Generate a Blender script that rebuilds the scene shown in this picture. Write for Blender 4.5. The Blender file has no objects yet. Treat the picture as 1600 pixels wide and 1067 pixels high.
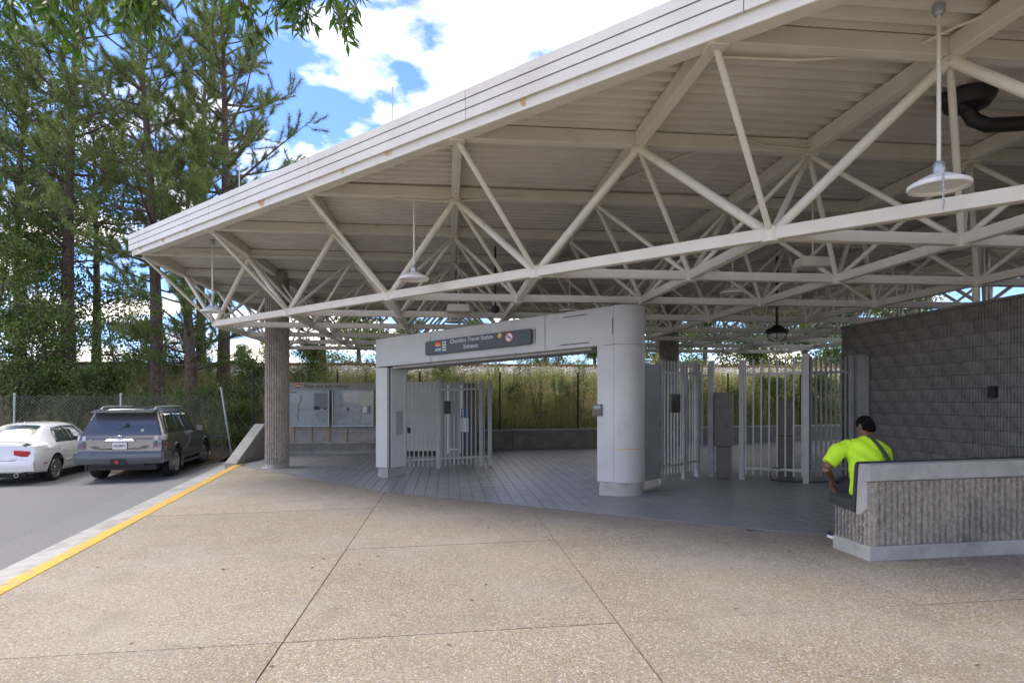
import bpy, bmesh, math, random
import numpy as np
from mathutils import Vector, Matrix
R = math.radians
random.seed(7)
scene = bpy.context.scene
col = scene.collection

# ---------------------------------------------------------------- camera
YAW = 0.10245
cam_d = bpy.data.cameras.new('camera')
cam = bpy.data.objects.new('camera', cam_d)
col.objects.link(cam)
cam.location = (0, 0, 1.6)
cam.rotation_euler = (math.pi / 2, 0, -YAW)
cam_d.sensor_width = 36.0
cam_d.lens = 969.7 / 1600 * 36
cam_d.shift_y = (623.66 - 533.5) / 1600
cam_d.clip_start = 0.05
cam_d.clip_end = 3000
scene.camera = cam

# ---------------------------------------------------------------- sky and sun
SUN_EL, SUN_AZ = R(57), R(294)      # azimuth measured clockwise from +Y
w = bpy.data.worlds.new('World')
scene.world = w
w.use_nodes = True
nt = w.node_tree
nt.nodes.clear()
def N(tree, t, **kw):
    n = tree.nodes.new(t)
    for k, v in kw.items():
        setattr(n, k, v)
    return n
sky = N(nt, 'ShaderNodeTexSky', sky_type='NISHITA')
sky.sun_disc = False
sky.sun_elevation = SUN_EL
sky.sun_rotation = SUN_AZ
sky.air_density = 1.0
sky.dust_density = 0.3
sky.ozone_density = 2.5
tc = N(nt, 'ShaderNodeTexCoord')
sep = N(nt, 'ShaderNodeSeparateXYZ')
nt.links.new(tc.outputs['Generated'], sep.inputs[0])
# clouds: project the view direction on a flat layer
zc = N(nt, 'ShaderNodeMath', operation='MAXIMUM'); zc.inputs[1].default_value = 0.04
nt.links.new(sep.outputs['Z'], zc.inputs[0])
za = N(nt, 'ShaderNodeMath', operation='ADD'); za.inputs[1].default_value = 0.25
nt.links.new(zc.outputs[0], za.inputs[0])
dv = N(nt, 'ShaderNodeVectorMath', operation='DIVIDE')
nt.links.new(tc.outputs['Generated'], dv.inputs[0])
cmb = N(nt, 'ShaderNodeCombineXYZ')
for i in range(3):
    nt.links.new(za.outputs[0], cmb.inputs[i])
nt.links.new(cmb.outputs[0], dv.inputs[1])
off = N(nt, 'ShaderNodeVectorMath', operation='ADD'); off.inputs[1].default_value = (7.1, 0.4, 0)
nt.links.new(dv.outputs[0], off.inputs[0])
no = N(nt, 'ShaderNodeTexNoise'); no.inputs['Scale'].default_value = 1.9
no.inputs['Detail'].default_value = 9; no.inputs['Roughness'].default_value = 0.52
nt.links.new(off.outputs[0], no.inputs['Vector'])
cr = N(nt, 'ShaderNodeValToRGB')
cr.color_ramp.elements[0].position = 0.49; cr.color_ramp.elements[0].color = (0, 0, 0, 1)
cr.color_ramp.elements[1].position = 0.585; cr.color_ramp.elements[1].color = (1, 1, 1, 1)
nt.links.new(no.outputs['Fac'], cr.inputs[0])
tint = N(nt, 'ShaderNodeMix', data_type='RGBA', blend_type='MULTIPLY'); tint.inputs[0].default_value = 1
nt.links.new(sky.outputs[0], tint.inputs[6]); tint.inputs[7].default_value = (0.50, 0.60, 0.88, 1)
mixc = N(nt, 'ShaderNodeMix', data_type='RGBA')
nt.links.new(cr.outputs[0], mixc.inputs[0])
nt.links.new(tint.outputs[2], mixc.inputs[6]); mixc.inputs[7].default_value = (9.4, 8.5, 7.6, 1)
bg = N(nt, 'ShaderNodeBackground'); bg.inputs['Strength'].default_value = 0.145
nt.links.new(mixc.outputs[2], bg.inputs['Color'])
wo = N(nt, 'ShaderNodeOutputWorld'); nt.links.new(bg.outputs[0], wo.inputs['Surface'])

sd = bpy.data.lights.new('sun', 'SUN'); sd.energy = 1.5; sd.angle = R(22); sd.color = (1.0, 0.95, 0.87)
so = bpy.data.objects.new('sun', sd); col.objects.link(so)
so.rotation_euler = (math.pi / 2 - SUN_EL, 0, math.pi - SUN_AZ)
so.location = (-8, -15, 30)
scene.view_settings.view_transform = 'Standard'
scene.view_settings.look = 'None'
scene.view_settings.gamma = 1
scene.view_settings.exposure = 1.36

# ---------------------------------------------------------------- materials
MATS = {}
def objrand(t, out, a):
    oi = N(t, 'ShaderNodeObjectInfo'); r = N(t, 'ShaderNodeMapRange'); r.inputs[3].default_value = 1 - a; r.inputs[4].default_value = 1 + a
    t.links.new(oi.outputs['Random'], r.inputs[0]); mx = N(t, 'ShaderNodeMix', data_type='RGBA', blend_type='MULTIPLY'); mx.inputs[0].default_value = 1
    t.links.new(out, mx.inputs[6]); t.links.new(r.outputs[0], mx.inputs[7]); return mx.outputs[2]
def mat(name, c, rough=0.6, metal=0.0, c2=None, scale=6.0, detail=6, contrast=(0.35, 0.65), bump=0.0, bscale=None, spec=0.5,
        c3=None, s3=0.6, f3=(0.5, 0.7), coat=0.0, orand=0.0, island=None, trans=0.0, alpha=1.0, emis=None):
    """Principled material: c/c2 mixed by fine noise, c3 patches by broad noise, optional bump, per-leaf variation."""
    m = bpy.data.materials.new(name); m.use_nodes = True
    t = m.node_tree; b = t.nodes['Principled BSDF']
    b.inputs['Roughness'].default_value = rough; b.inputs['Metallic'].default_value = metal
    b.inputs['Specular IOR Level'].default_value = spec
    b.inputs['Coat Weight'].default_value = coat
    out = None
    L = t.links.new
    tcn = N(t, 'ShaderNodeTexCoord')
    def noise(sc, det=6, ro=0.6):
        n = N(t, 'ShaderNodeTexNoise'); n.inputs['Scale'].default_value = sc
        n.inputs['Detail'].default_value = det; n.inputs['Roughness'].default_value = ro
        L(tcn.outputs['Object'], n.inputs['Vector']); return n
    def ramp(src, a, bb):
        r = N(t, 'ShaderNodeMapRange'); r.inputs[1].default_value = a; r.inputs[2].default_value = bb
        L(src, r.inputs[0]); return r.outputs[0]
    base = N(t, 'ShaderNodeRGB'); base.outputs[0].default_value = (*c, 1); out = base.outputs[0]
    if c2 is not None:
        n = noise(scale, detail); mx = N(t, 'ShaderNodeMix', data_type='RGBA')
        L(ramp(n.outputs['Fac'], *contrast), mx.inputs[0]); L(out, mx.inputs[6]); mx.inputs[7].default_value = (*c2, 1); out = mx.outputs[2]
    if c3 is not None:
        n = noise(s3, 5, 0.65); mx = N(t, 'ShaderNodeMix', data_type='RGBA')
        L(ramp(n.outputs['Fac'], *f3), mx.inputs[0]); L(out, mx.inputs[6]); mx.inputs[7].default_value = (*c3, 1); out = mx.outputs[2]
    if island is not None:
        g = N(t, 'ShaderNodeNewGeometry'); mx = N(t, 'ShaderNodeMix', data_type='RGBA')
        L(g.outputs['Random Per Island'], mx.inputs[0]); L(out, mx.inputs[6]); mx.inputs[7].default_value = (*island, 1); out = mx.outputs[2]
    if orand:
        out = objrand(t, out, orand)
    L(out, b.inputs['Base Color'])
    if bump:
        n = noise(bscale or scale * 3, 5); bn = N(t, 'ShaderNodeBump'); bn.inputs['Strength'].default_value = bump; bn.inputs['Distance'].default_value = 0.02
        L(n.outputs['Fac'], bn.inputs['Height']); L(bn.outputs[0], b.inputs['Normal'])
    if trans:
        tr = N(t, 'ShaderNodeBsdfTranslucent'); L(out, tr.inputs[0]); ms = N(t, 'ShaderNodeMixShader'); ms.inputs[0].default_value = trans
        L(b.outputs[0], ms.inputs[1]); L(tr.outputs[0], ms.inputs[2]); L(ms.outputs[0], t.nodes['Material Output'].inputs[0])
    MATS[name] = m
    return m

mat('steel_cream', (.70, .66, .565), .5, c2=(.63, .59, .495), scale=2.2, c3=(.40, .27, .15), s3=1.6, f3=(.66, .80))
mat('fascia', (.62, .595, .53), .45, c2=(.55, .525, .465), scale=1.2, c3=(.48, .45, .38), s3=.7, f3=(.5, .8))
mat('rust_pale', (.40, .36, .30), .85, c2=(.42, .27, .14), scale=7)
mat('rust_stain', (.50, .26, .09), .8, c2=(.62, .48, .30), scale=9)
mat('deck', (.66, .62, .55), .6, c2=(.57, .53, .465), scale=1.3, c3=(.58, .54, .49), s3=.35, f3=(.55, .75))
mat('deck_dark', (.20, .18, .15), .8)
mat('concrete', (.40, .385, .355), .85, c2=(.30, .285, .26), scale=5, c3=(.20, .19, .17), s3=1.1, f3=(.52, .75), bump=.35, bscale=50)
mat('concrete_light', (.42, .405, .37), .85, c2=(.32, .31, .28), scale=4, c3=(.21, .20, .18), s3=1.5, f3=(.52, .75), bump=.35, bscale=60)
mat('concrete_rib', (.45, .41, .33), .9, c2=(.27, .245, .19), scale=24, c3=(.17, .165, .15), s3=1.6, f3=(.5, .8), bump=.9, bscale=70)
mat('concrete_dark', (.22, .205, .175), .9, c2=(.15, .14, .12), scale=3.5, c3=(.29, .27, .235), s3=1.4, f3=(.55, .8), bump=.3, bscale=50)
mat('column_stone', (.44, .40, .335), .9, c2=(.28, .255, .21), scale=14, c3=(.16, .145, .12), s3=2, f3=(.52, .8), bump=.8, bscale=60)
mat('block', (.25, .232, .205), .9, orand=.10, c2=(.15, .14, .125), scale=9, c3=(.225, .21, .19), s3=.7, f3=(.45, .75), bump=.5, bscale=80)
mat('mortar', (.075, .07, .065), .95)
mat('gantry', (.52, .515, .50), .42, .0, c2=(.46, .455, .44), scale=1.5, c3=(.36, .345, .32), s3=1.8, f3=(.55, .85), bump=.05, bscale=3)
mat('gate_steel', (.40, .395, .38), .45, .15, c2=(.33, .325, .31), scale=4)
mat('door_grey', (.30, .31, .32), .5, c2=(.25, .26, .27), scale=2)
mat('brushed_steel', (.125, .105, .085), .45, .35, c2=(.09, .075, .06), scale=5)
mat('black', (.012, .012, .013), .5)
mat('dark_sign', (.045, .055, .068), .45, c2=(.06, .07, .085), scale=3)
mat('white', (.8, .8, .78), .5)
mat('lamp_white', (.78, .77, .73), .4)
mat('white_print', (.72, .74, .74), .6)
mat('orange', (.85, .22, .04), .5); mat('orange2', (.80, .42, .08), .5); mat('blue', (.03, .10, .30), .5)
mat('red', (.55, .03, .025), .5); mat('gold', (.75, .45, .10), .4)
mat('map_paper', (.30, .36, .35), .3, c2=(.25, .31, .31), scale=5, coat=.6)
mat('map_paper_dark', (.19, .225, .235), .3, c2=(.30, .35, .36), scale=6, coat=.6)
mat('map_grey', (.16, .19, .19), .5); mat('map_ink', (.03, .035, .04), .5); mat('map_cream', (.50, .50, .40), .5)
mat('header', (.31, .295, .255), .6, c2=(.26, .245, .21), scale=5)
mat('yellow_paint', (.56, .33, .035), .7, c2=(.60, .36, .04), scale=6, c3=(.28, .25, .2), s3=9, f3=(.55, .66), bump=.3, bscale=60)
mat('asphalt', (.225, .222, .215), .9, c2=(.14, .138, .133), scale=70, detail=3, c3=(.185, .182, .175), s3=.9, f3=(.45, .70), bump=.6, bscale=160)
mat('earth', (.16, .115, .075), 1, c2=(.09, .065, .04), scale=4, c3=(.11, .12, .045), s3=.5, f3=(.45, .65), bump=.8, bscale=14)
mat('ballast', (.50, .48, .45), .95, c2=(.20, .19, .175), scale=11, detail=3, bump=1.0, bscale=12)
mat('rail', (.16, .085, .05), .7, .4, c2=(.24, .14, .09), scale=8)
mat('galv', (.42, .44, .46), .4, .6, c2=(.34, .36, .37), scale=9)
mat('wire', (.24, .25, .25), .5, .5)
mat('dark_metal', (.018, .016, .014), .6)
mat('bark', (.15, .115, .09), .95, c2=(.07, .045, .032), scale=9, bump=1.0, bscale=16)
mat('twig', (.15, .10, .07), .95, c2=(.24, .18, .13), scale=3)
mat('needles', (.095, .155, .045), .55, island=(.26, .32, .085), c3=(.17, .14, .05), s3=.9, f3=(.60, .8), trans=.35)
mat('leaf', (.055, .105, .025), .5, island=(.15, .22, .05), c3=(.15, .17, .03), s3=.8, f3=(.58, .78), trans=.3)
mat('leaf_light', (.09, .16, .03), .5, island=(.21, .29, .06), c3=(.30, .27, .05), s3=.7, f3=(.55, .75), trans=.35)
mat('oak_leaf', (.055, .13, .016), .45, island=(.15, .25, .03), trans=.4)
mat('weed', (.17, .23, .05), .7, island=(.42, .42, .14), c3=(.34, .25, .14), s3=.45, f3=(.48, .62), trans=.35)
mat('straw', (.42, .33, .20), .8, island=(.55, .47, .28), trans=.3)
mat('dry_leaf', (.16, .085, .035), .9, island=(.30, .19, .09))
# cars
mat('paint_grey', (.105, .105, .110), .26, .35, coat=1.0)
mat('paint_white', (.77, .77, .745), .25, coat=1.0)
mat('car_glass', (.018, .021, .025), .06, spec=.8, coat=1)
mat('car_glass_light', (.045, .065, .055), .06, spec=.8, coat=1)
mat('trim_black', (.012, .012, .013), .5)
mat('bumper_grey', (.10, .105, .115), .35, coat=.5)
mat('chrome', (.75, .75, .75), .15, 1.0)
mat('alloy', (.50, .49, .47), .3, .9)
mat('tyre', (.016, .016, .016), .85, bump=.3, bscale=60)
mat('lens_red', (.45, .010, .012), .12, coat=1)
mat('lens_clear', (.62, .60, .57), .12, coat=1)
mat('seam', (.006, .006, .006), .8)
# person
mat('skin', (.20, .095, .055), .5, c2=(.16, .075, .042), scale=14)
mat('hair', (.006, .005, .005), .9, spec=.1, bump=.8, bscale=160)
mat('hivis', (.56, .86, .022), .75, c2=(.50, .80, .02), scale=8)
mat('strap', (.05, .05, .052), .8)
mat('shorts', (.02, .022, .03), .9)
mat('shoe', (.03, .035, .06), .7)
mat('cushion', (.035, .035, .037), .85, c2=(.06, .06, .06), scale=120, bump=.5, bscale=200)
mat('joint_fill', (.12, .105, .085), .95)

# exposed aggregate: pebbles by voronoi cells
def aggregate(name):
    m = bpy.data.materials.new(name); m.use_nodes = True
    t = m.node_tree; b = t.nodes['Principled BSDF']; L = t.links.new
    b.inputs['Roughness'].default_value = .8
    tcn = N(t, 'ShaderNodeTexCoord')
    v = N(t, 'ShaderNodeTexVoronoi'); v.inputs['Scale'].default_value = 85; v.inputs['Randomness'].default_value = 1
    wv = N(t, 'ShaderNodeTexNoise'); wv.inputs['Scale'].default_value = 40
    L(tcn.outputs['Object'], wv.inputs['Vector'])
    wmx = N(t, 'ShaderNodeMix', data_type='RGBA', blend_type='LINEAR_LIGHT'); wmx.inputs[0].default_value = .012
    L(tcn.outputs['Object'], wmx.inputs[6]); L(wv.outputs['Color'], wmx.inputs[7]); L(wmx.outputs[2], v.inputs['Vector'])
    sx = N(t, 'ShaderNodeSeparateColor'); L(v.outputs['Color'], sx.inputs[0])
    r = N(t, 'ShaderNodeValToRGB'); cs = r.color_ramp
    cs.interpolation = 'CONSTANT'
    cols = [(0, (.20, .15, .09)), (.16, (.305, .25, .165)), (.36, (.245, .19, .115)), (.52, (.355, .305, .22)), (.68, (.165, .135, .105)), (.78, (.275, .255, .225)), (.90, (.46, .425, .365))]
    cs.elements[0].position = 0; cs.elements[0].color = (*cols[0][1], 1)
    cs.elements[1].position = cols[1][0]; cs.elements[1].color = (*cols[1][1], 1)
    for p, c in cols[2:]:
        e = cs.elements.new(p); e.color = (*c, 1)
    L(sx.outputs[0], r.inputs[0])
    # cement between the pebbles
    dr = N(t, 'ShaderNodeMapRange'); dr.inputs[1].default_value = .50; dr.inputs[2].default_value = .78
    L(v.outputs['Distance'], dr.inputs[0])
    mx = N(t, 'ShaderNodeMix', data_type='RGBA'); L(dr.outputs[0], mx.inputs[0]); L(r.outputs[0], mx.inputs[6]); mx.inputs[7].default_value = (.24, .195, .145, 1)
    # broad worn and soiled patches
    out = mx.outputs[2]
    for sc, a, bb, cc, st in ((.55, .45, .72, (.33, .31, .275), .5), (1.7, .52, .75, (.17, .145, .115), .55), (.23, .5, .7, (.36, .30, .215), .4)):
        n = N(t, 'ShaderNodeTexNoise'); n.inputs['Scale'].default_value = sc; n.inputs['Detail'].default_value = 7; n.inputs['Roughness'].default_value = .62
        L(tcn.outputs['Object'], n.inputs['Vector'])
        q = N(t, 'ShaderNodeMapRange'); q.inputs[1].default_value = a; q.inputs[2].default_value = bb; q.inputs[4].default_value = st
        L(n.outputs['Fac'], q.inputs[0])
        k = N(t, 'ShaderNodeMix', data_type='RGBA'); L(q.outputs[0], k.inputs[0]); L(out, k.inputs[6]); k.inputs[7].default_value = (*cc, 1); out = k.outputs[2]
    g_ = N(t, 'ShaderNodeTexVoronoi'); g_.inputs['Scale'].default_value = 1.5; L(tcn.outputs['Object'], g_.inputs['Vector'])
    q = N(t, 'ShaderNodeMapRange'); q.inputs[1].default_value = .030; q.inputs[2].default_value = .022; q.inputs[4].default_value = .6; L(g_.outputs['Distance'], q.inputs[0])
    k = N(t, 'ShaderNodeMix', data_type='RGBA'); L(q.outputs[0], k.inputs[0]); L(out, k.inputs[6]); k.inputs[7].default_value = (.07, .062, .055, 1); out = k.outputs[2]
    L(objrand(t, out, .07), b.inputs['Base Color'])
    bn = N(t, 'ShaderNodeBump'); bn.inputs['Strength'].default_value = .55; bn.inputs['Distance'].default_value = .006; bn.invert = True
    L(v.outputs['Distance'], bn.inputs['Height']); L(bn.outputs[0], b.inputs['Normal'])
    MATS[name] = m
aggregate('aggregate')
mat('tile', (.235, .233, .23), .34, c2=(.18, .18, .18), scale=1.1, c3=(.30, .298, .295), s3=.5, f3=(.45, .7), island=(.27, .268, .265))

# ---------------------------------------------------------------- mesh helpers
class MB:
    def __init__(s):
        s.v = []; s.f = []; s.m = []
    def add(s, vs, fs, mi=0):
        o = len(s.v); s.v += [tuple(p) for p in vs]; s.f += [tuple(i + o for i in f) for f in fs]; s.m += [mi] * len(fs); return s
    def box(s, a, b, mi=0):
        (x0, y0, z0), (x1, y1, z1) = a, b
        return s.add([(x0, y0, z0), (x1, y0, z0), (x1, y1, z0), (x0, y1, z0), (x0, y0, z1), (x1, y0, z1), (x1, y1, z1), (x0, y1, z1)],
                     [(3, 2, 1, 0), (4, 5, 6, 7), (0, 1, 5, 4), (1, 2, 6, 5), (2, 3, 7, 6), (3, 0, 4, 7)], mi)
    def beam(s, p, q, wd, h, up=(0, 0, 1), mi=0):
        """box from p to q, wd wide, h high, centred on the axis"""
        p = Vector(p); q = Vector(q); d = (q - p).normalized(); u = Vector(up)
        r = d.cross(u).normalized() * wd / 2; u2 = r.cross(d).normalized() * h / 2
        vs = [p - r - u2, p + r - u2, p + r + u2, p - r + u2, q - r - u2, q + r - u2, q + r + u2, q - r + u2]
        return s.add(vs, [(0, 1, 2, 3), (7, 6, 5, 4), (4, 5, 1, 0), (5, 6, 2, 1), (6, 7, 3, 2), (7, 4, 0, 3)], mi)
    def tube(s, pts, rad, n=8, mi=0, cap=True):
        pts = [Vector(p) for p in pts]; k = len(pts)
        if not hasattr(rad, '__len__'): rad = [rad] * k
        rings = []
        for i, p in enumerate(pts):
            d = (pts[min(i + 1, k - 1)] - pts[max(i - 1, 0)]).normalized()
            a = Vector((0, 0, 1)) if abs(d.z) < .9 else Vector((1, 0, 0))
            u = d.cross(a).normalized(); v = d.cross(u)
            rings.append([p + (u * math.cos(2 * math.pi * j / n) + v * math.sin(2 * math.pi * j / n)) * rad[i] for j in range(n)])
        return s.loft(rings, cap, mi)
    def loft(s, rings, cap=True, mi=0):
        n = len(rings[0]); vs = [p for r in rings for p in r]; fs = []
        for i in range(len(rings) - 1):
            for j in range(n):
                a = i * n + j; b = i * n + (j + 1) % n
                fs.append((a, b, b + n, a + n))
        if cap:
            fs.append(tuple(range(n))[::-1]); fs.append(tuple(range((len(rings) - 1) * n, len(rings) * n)))
        return s.add(vs, fs, mi)
    def lathe(s, c, prof, n=20, mi=0):
        rings = [[(c[0] + r * math.cos(2 * math.pi * j / n), c[1] + r * math.sin(2 * math.pi * j / n), c[2] + z) for j in range(n)] for r, z in prof]
        return s.loft(rings, True, mi)
    def prism(s, poly, z0, z1, mi=0):
        """poly: list of (x,y); z0,z1 numbers or functions of (x,y)"""
        f0 = z0 if callable(z0) else (lambda x, y: z0); f1 = z1 if callable(z1) else (lambda x, y: z1)
        n = len(poly)
        vs = [(x, y, f0(x, y)) for x, y in poly] + [(x, y, f1(x, y)) for x, y in poly]
        return s.add(vs, [tuple(range(n))[::-1], tuple(range(n, 2 * n))] + [(i, (i + 1) % n, n + (i + 1) % n, n + i) for i in range(n)], mi)
    def mesh(s, name, mats):
        me = bpy.data.meshes.new(name); me.from_pydata(s.v, [], s.f)
        for x in mats: me.materials.append(MATS[x])
        if len(mats) > 1: me.polygons.foreach_set('material_index', s.m)
        bm = bmesh.new(); bm.from_mesh(me); bmesh.ops.recalc_face_normals(bm, faces=bm.faces); bm.to_mesh(me); bm.free()
        me.update(); return me
    def build(s, name, mats, parent=None, smooth=None, bevel=0, loc=None):
        if isinstance(mats, str): mats = [mats]
        return link(name, s.mesh(name, mats), parent, smooth, bevel, loc)
def link(name, me, parent=None, smooth=None, bevel=0, loc=None):
    o = bpy.data.objects.new(name, me); col.objects.link(o)
    if parent is not None: o.parent = parent
    if loc is not None: o.location = loc
    if smooth is not None:
        me.polygons.foreach_set('use_smooth', [True] * len(me.polygons)); me.set_sharp_from_angle(angle=R(smooth))
    if bevel:
        b = o.modifiers.new('bevel', 'BEVEL'); b.width = bevel; b.segments = 2; b.limit_method = 'ANGLE'; b.angle_limit = R(40)
    return o
def empty(name, loc=(0, 0, 0), rz=0):
    o = bpy.data.objects.new(name, None); col.objects.link(o); o.location = loc; o.rotation_euler = (0, 0, rz); o.empty_display_size = .2; return o
def tag(o, label, cat, group=None):
    o['label'] = label; o['category'] = cat
    if group: o['group'] = group
    return o
def struct(o): o['kind'] = 'structure'; return o
def copy_tree(o, parent=None):
    c = o.copy(); col.objects.link(c); c.parent = parent
    for ch in list(o.children): copy_tree(ch, c)
    return c
def fast(name, v, f, mats, smooth=False):
    """mesh from numpy arrays: v (n,3), f (m,k)"""
    me = bpy.data.meshes.new(name); v = np.asarray(v, 'f4'); f = np.asarray(f, 'i4'); k = f.shape[1]
    me.vertices.add(len(v)); me.vertices.foreach_set('co', v.ravel())
    me.loops.add(f.size); me.loops.foreach_set('vertex_index', f.ravel())
    me.polygons.add(len(f)); me.polygons.foreach_set('loop_start', np.arange(0, f.size, k, dtype='i4'))
    me.update(calc_edges=True)
    for x in ([mats] if isinstance(mats, str) else mats): me.materials.append(MATS[x])
    return me
def text_mesh(name, s, size, material, parent, M, align='CENTER', depth=.002, sx=1.0):
    cu = bpy.data.curves.new(name, 'FONT'); cu.body = s; cu.size = size; cu.align_x = align; cu.align_y = 'CENTER'; cu.extrude = depth
    t = bpy.data.objects.new(name, cu); col.objects.link(t)
    dg = bpy.context.evaluated_depsgraph_get()
    me = bpy.data.meshes.new_from_object(t.evaluated_get(dg)); me.name = name
    bpy.data.objects.remove(t)
    me.transform(Matrix.Scale(sx, 4, (1, 0, 0))); me.transform(M); me.materials.clear(); me.materials.append(MATS[material])
    o = bpy.data.objects.new(name, me); col.objects.link(o); o.parent = parent; return o
def clip(poly, nx, ny, c):
    """keep the side where nx*x+ny*y <= c"""
    out = []
    for i in range(len(poly)):
        a, b = poly[i], poly[(i + 1) % len(poly)]
        da, db = nx * a[0] + ny * a[1] - c, nx * b[0] + ny * b[1] - c
        if da <= 0: out.append(a)
        if da * db < 0:
            t = da / (da - db); out.append((a[0] + (b[0] - a[0]) * t, a[1] + (b[1] - a[1]) * t))
    return out
G = .0205
def gz(x, y=0): return G * x

# ---------------------------------------------------------------- ground, plaza, kerb, parking lot
g = MB(); g.add([(-600, -600, -1.2), (600, -600, -1.2), (600, 900, -1.2), (-600, 900, -1.2)], [(0, 1, 2, 3)])
struct(g.build('ground', 'earth'))

def kerb_x(y): return -3.82 - .14 * (y - 5.73)          # inner edge of the yellow kerb
KN = (1 / math.hypot(1, .14), .14 / math.hypot(1, .14))    # normal pointing to the plaza
KC = KN[0] * -3.82 + KN[1] * 5.73
KNEE = -1.1
def tile_y(x):
    return 11.05 - 1.30 * (x + 1.1) if x < KNEE else 11.05 - .868 * (x + 1.1)
plaza = MB()
pl = [(-30, -12), (30, -12), (30, 30), (-30, 30)]
pl = clip(pl, -KN[0], -KN[1], -KC)
pl = clip(pl, 0, 1, 19.3)
pl = clip(pl, 1, 0, 16)
plaza.prism(pl, -.6, lambda x, y: gz(x) - .014)
plaza_o = struct(plaza.build('plaza', 'joint_fill'))
XS = [-9.0, KNEE, 1.19, 3.48, 5.77, 8.06, 10.35, 12.64, 15]; YS = [-8.6, -6.05, -3.47, -.89, 1.70, 4.28, 6.87, 9.45, 12.0, 14.6, 17.2]
J = .005
for i in range(len(XS) - 1):
    for j in range(len(YS) - 1):
        p = [(XS[i] + J, YS[j] + J), (XS[i + 1] - J, YS[j] + J), (XS[i + 1] - J, YS[j + 1] - J), (XS[i] + J, YS[j + 1] - J)]
        p = clip(p, -KN[0], -KN[1], -KC - .004)
        sl = 1.30 if XS[i] < KNEE - .01 else .868
        if p: p = clip(p, sl, 1, 11.05 + sl * -1.1 - .01)
        if len(p) < 3: continue
        area = abs(sum(p[k][0] * p[(k + 1) % len(p)][1] - p[(k + 1) % len(p)][0] * p[k][1] for k in range(len(p)))) / 2
        if area < .02: continue
        s = MB(); dz = random.uniform(-.002, .002); s.prism(p, lambda x, y: gz(x) - .013, lambda x, y: gz(x) + dz)
        s.build('paving_slab', 'aggregate', plaza_o)
# tiled floor: real tiles, the nearest 300 as parts
TX, TY = .20, .20
tiles = []
ix = 0
x = -6.2
while x < 13:
    row = int(round((x + 6.2) / TX)); y = 2.0 - (TY / 2 if row % 2 else 0)
    while y < 19.2:
        cx, cy = x + TX / 2, y + TY / 2
        y0 = max(y, tile_y(cx) + .01); y1 = min(y + TY, 19.28)
        if y1 - max(y, tile_y(x + TX)) > .02 and cx > kerb_x(cy) + .1 and not (cx > 7.5 and cy < 11.2):
            tiles.append((x, y, x + TX, y1))
        y += TY
    x += TX
sn, cs_ = math.sin(YAW), math.cos(YAW)
def tkey(t):
    cx, cy = (t[0] + t[2]) / 2, (t[1] + t[3]) / 2; fw = cx * sn + cy * cs_; rt = cx * cs_ - cy * sn
    return fw if abs(rt / max(fw, .1)) < .82 else 100 + fw
tiles.sort(key=tkey)
def tile_geo(m, t):
    x0, y0, x1, y1 = t; e = .0028; b = .002
    zb = -.009; o = random.uniform(-.0012, .0012)
    vs = [(x0 + e, y0 + e, zb), (x1 - e, y0 + e, zb), (x1 - e, y1 - e, zb), (x0 + e, y1 - e, zb),
          (x0 + e + b, y0 + e + b, o), (x1 - e - b, y0 + e + b, o), (x1 - e - b, y1 - e - b, o), (x0 + e + b, y1 - e - b, o)]
    sl = 1.30 if x0 + .1 < KNEE else .868
    if y0 < 11.06 - sl * (x0 + 1.1):      # cut along the edge of the paving
        p = clip([(x0 + e, y0 + e), (x1 - e, y0 + e), (x1 - e, y1 - e), (x0 + e, y1 - e)], -sl, -1, -(11.05 + .012 + sl * -1.1))
        if len(p) > 2: m.prism(p, lambda a, c: gz(a) - .009, lambda a, c: gz(a) + o)
        return
    m.add([(a, b_, c + gz(a)) for a, b_, c in vs], [(4, 5, 6, 7), (0, 1, 5, 4), (1, 2, 6, 5), (2, 3, 7, 6), (3, 0, 4, 7)])
for t in tiles[:300]:
    m = MB(); tile_geo(m, t)
    if m.v: m.build('floor_tile', 'tile', plaza_o)
m = MB()
for t in tiles[300:]: tile_geo(m, t)
o = m.build('floor_tile', 'tile', plaza_o); o['kind'] = 'stuff'
# kerb, gutter and asphalt
def kp(y, d):   # point d metres out from the kerb's inner edge
    return (kerb_x(y) - KN[0] * d, y - KN[1] * d)
kerb = MB(); ky = [-12] + [-9.4 + 3.05 * k for k in range(9)] + [17.3, 20.3]
kerb_o = struct(MB().prism([kp(-12, .002), kp(17.2, .002), kp(17.2, .13), kp(-12, .13)], -.6, lambda x, y: gz(x) - .02).build('kerb', 'concrete'))
for a, b in zip(ky[:-1], ky[1:]):
    if b - a < .3 or a > 17: continue
    k = MB(); w0, w1 = random.uniform(.165, .19), random.uniform(.165, .19)
    k.prism([kp(a + .006, 0), kp(b - .006, 0), kp(b - .006, w1), kp(a + .006, w0)], -.33, lambda x, y: gz(x) + .006)
    k.build('kerb_stone', 'yellow_paint', kerb_o, bevel=.012)
gut_o = None
for a, b in zip(ky[:-1], ky[1:]):
    if b - a < .3: continue
    q = MB(); q.prism([kp(a + .005, .15), kp(b - .005, .15), kp(b - .005, .80), kp(a + .005, .80)], -.6,
                      lambda x, y: -.21 - .075 * max(0, (KC - (KN[0] * x + KN[1] * y)) - .15))
    if gut_o is None:
        gut_o = struct(q.build('gutter', 'concrete'))
    else: q.build('gutter_slab', 'concrete', gut_o)
def park_z(x, y):
    d = KC - (KN[0] * x + KN[1] * y); return float(np.interp(d, [.80, 1.7, 3.5, 8], [-.261, -.375, -.415, -.43]))
pk = MB(); vs = []; fs = []
ds = [.805, 1.2, 1.7, 2.5, 3.5, 4.5, 6, 9, 14, 22, 40]; yy = [-14, -8, -3, 2, 6, 10, 14, 18, 20.2]
for y_ in yy:
    for d_ in ds:
        p = kp(y_, d_); vs.append((p[0], p[1], park_z(*p)))
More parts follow.
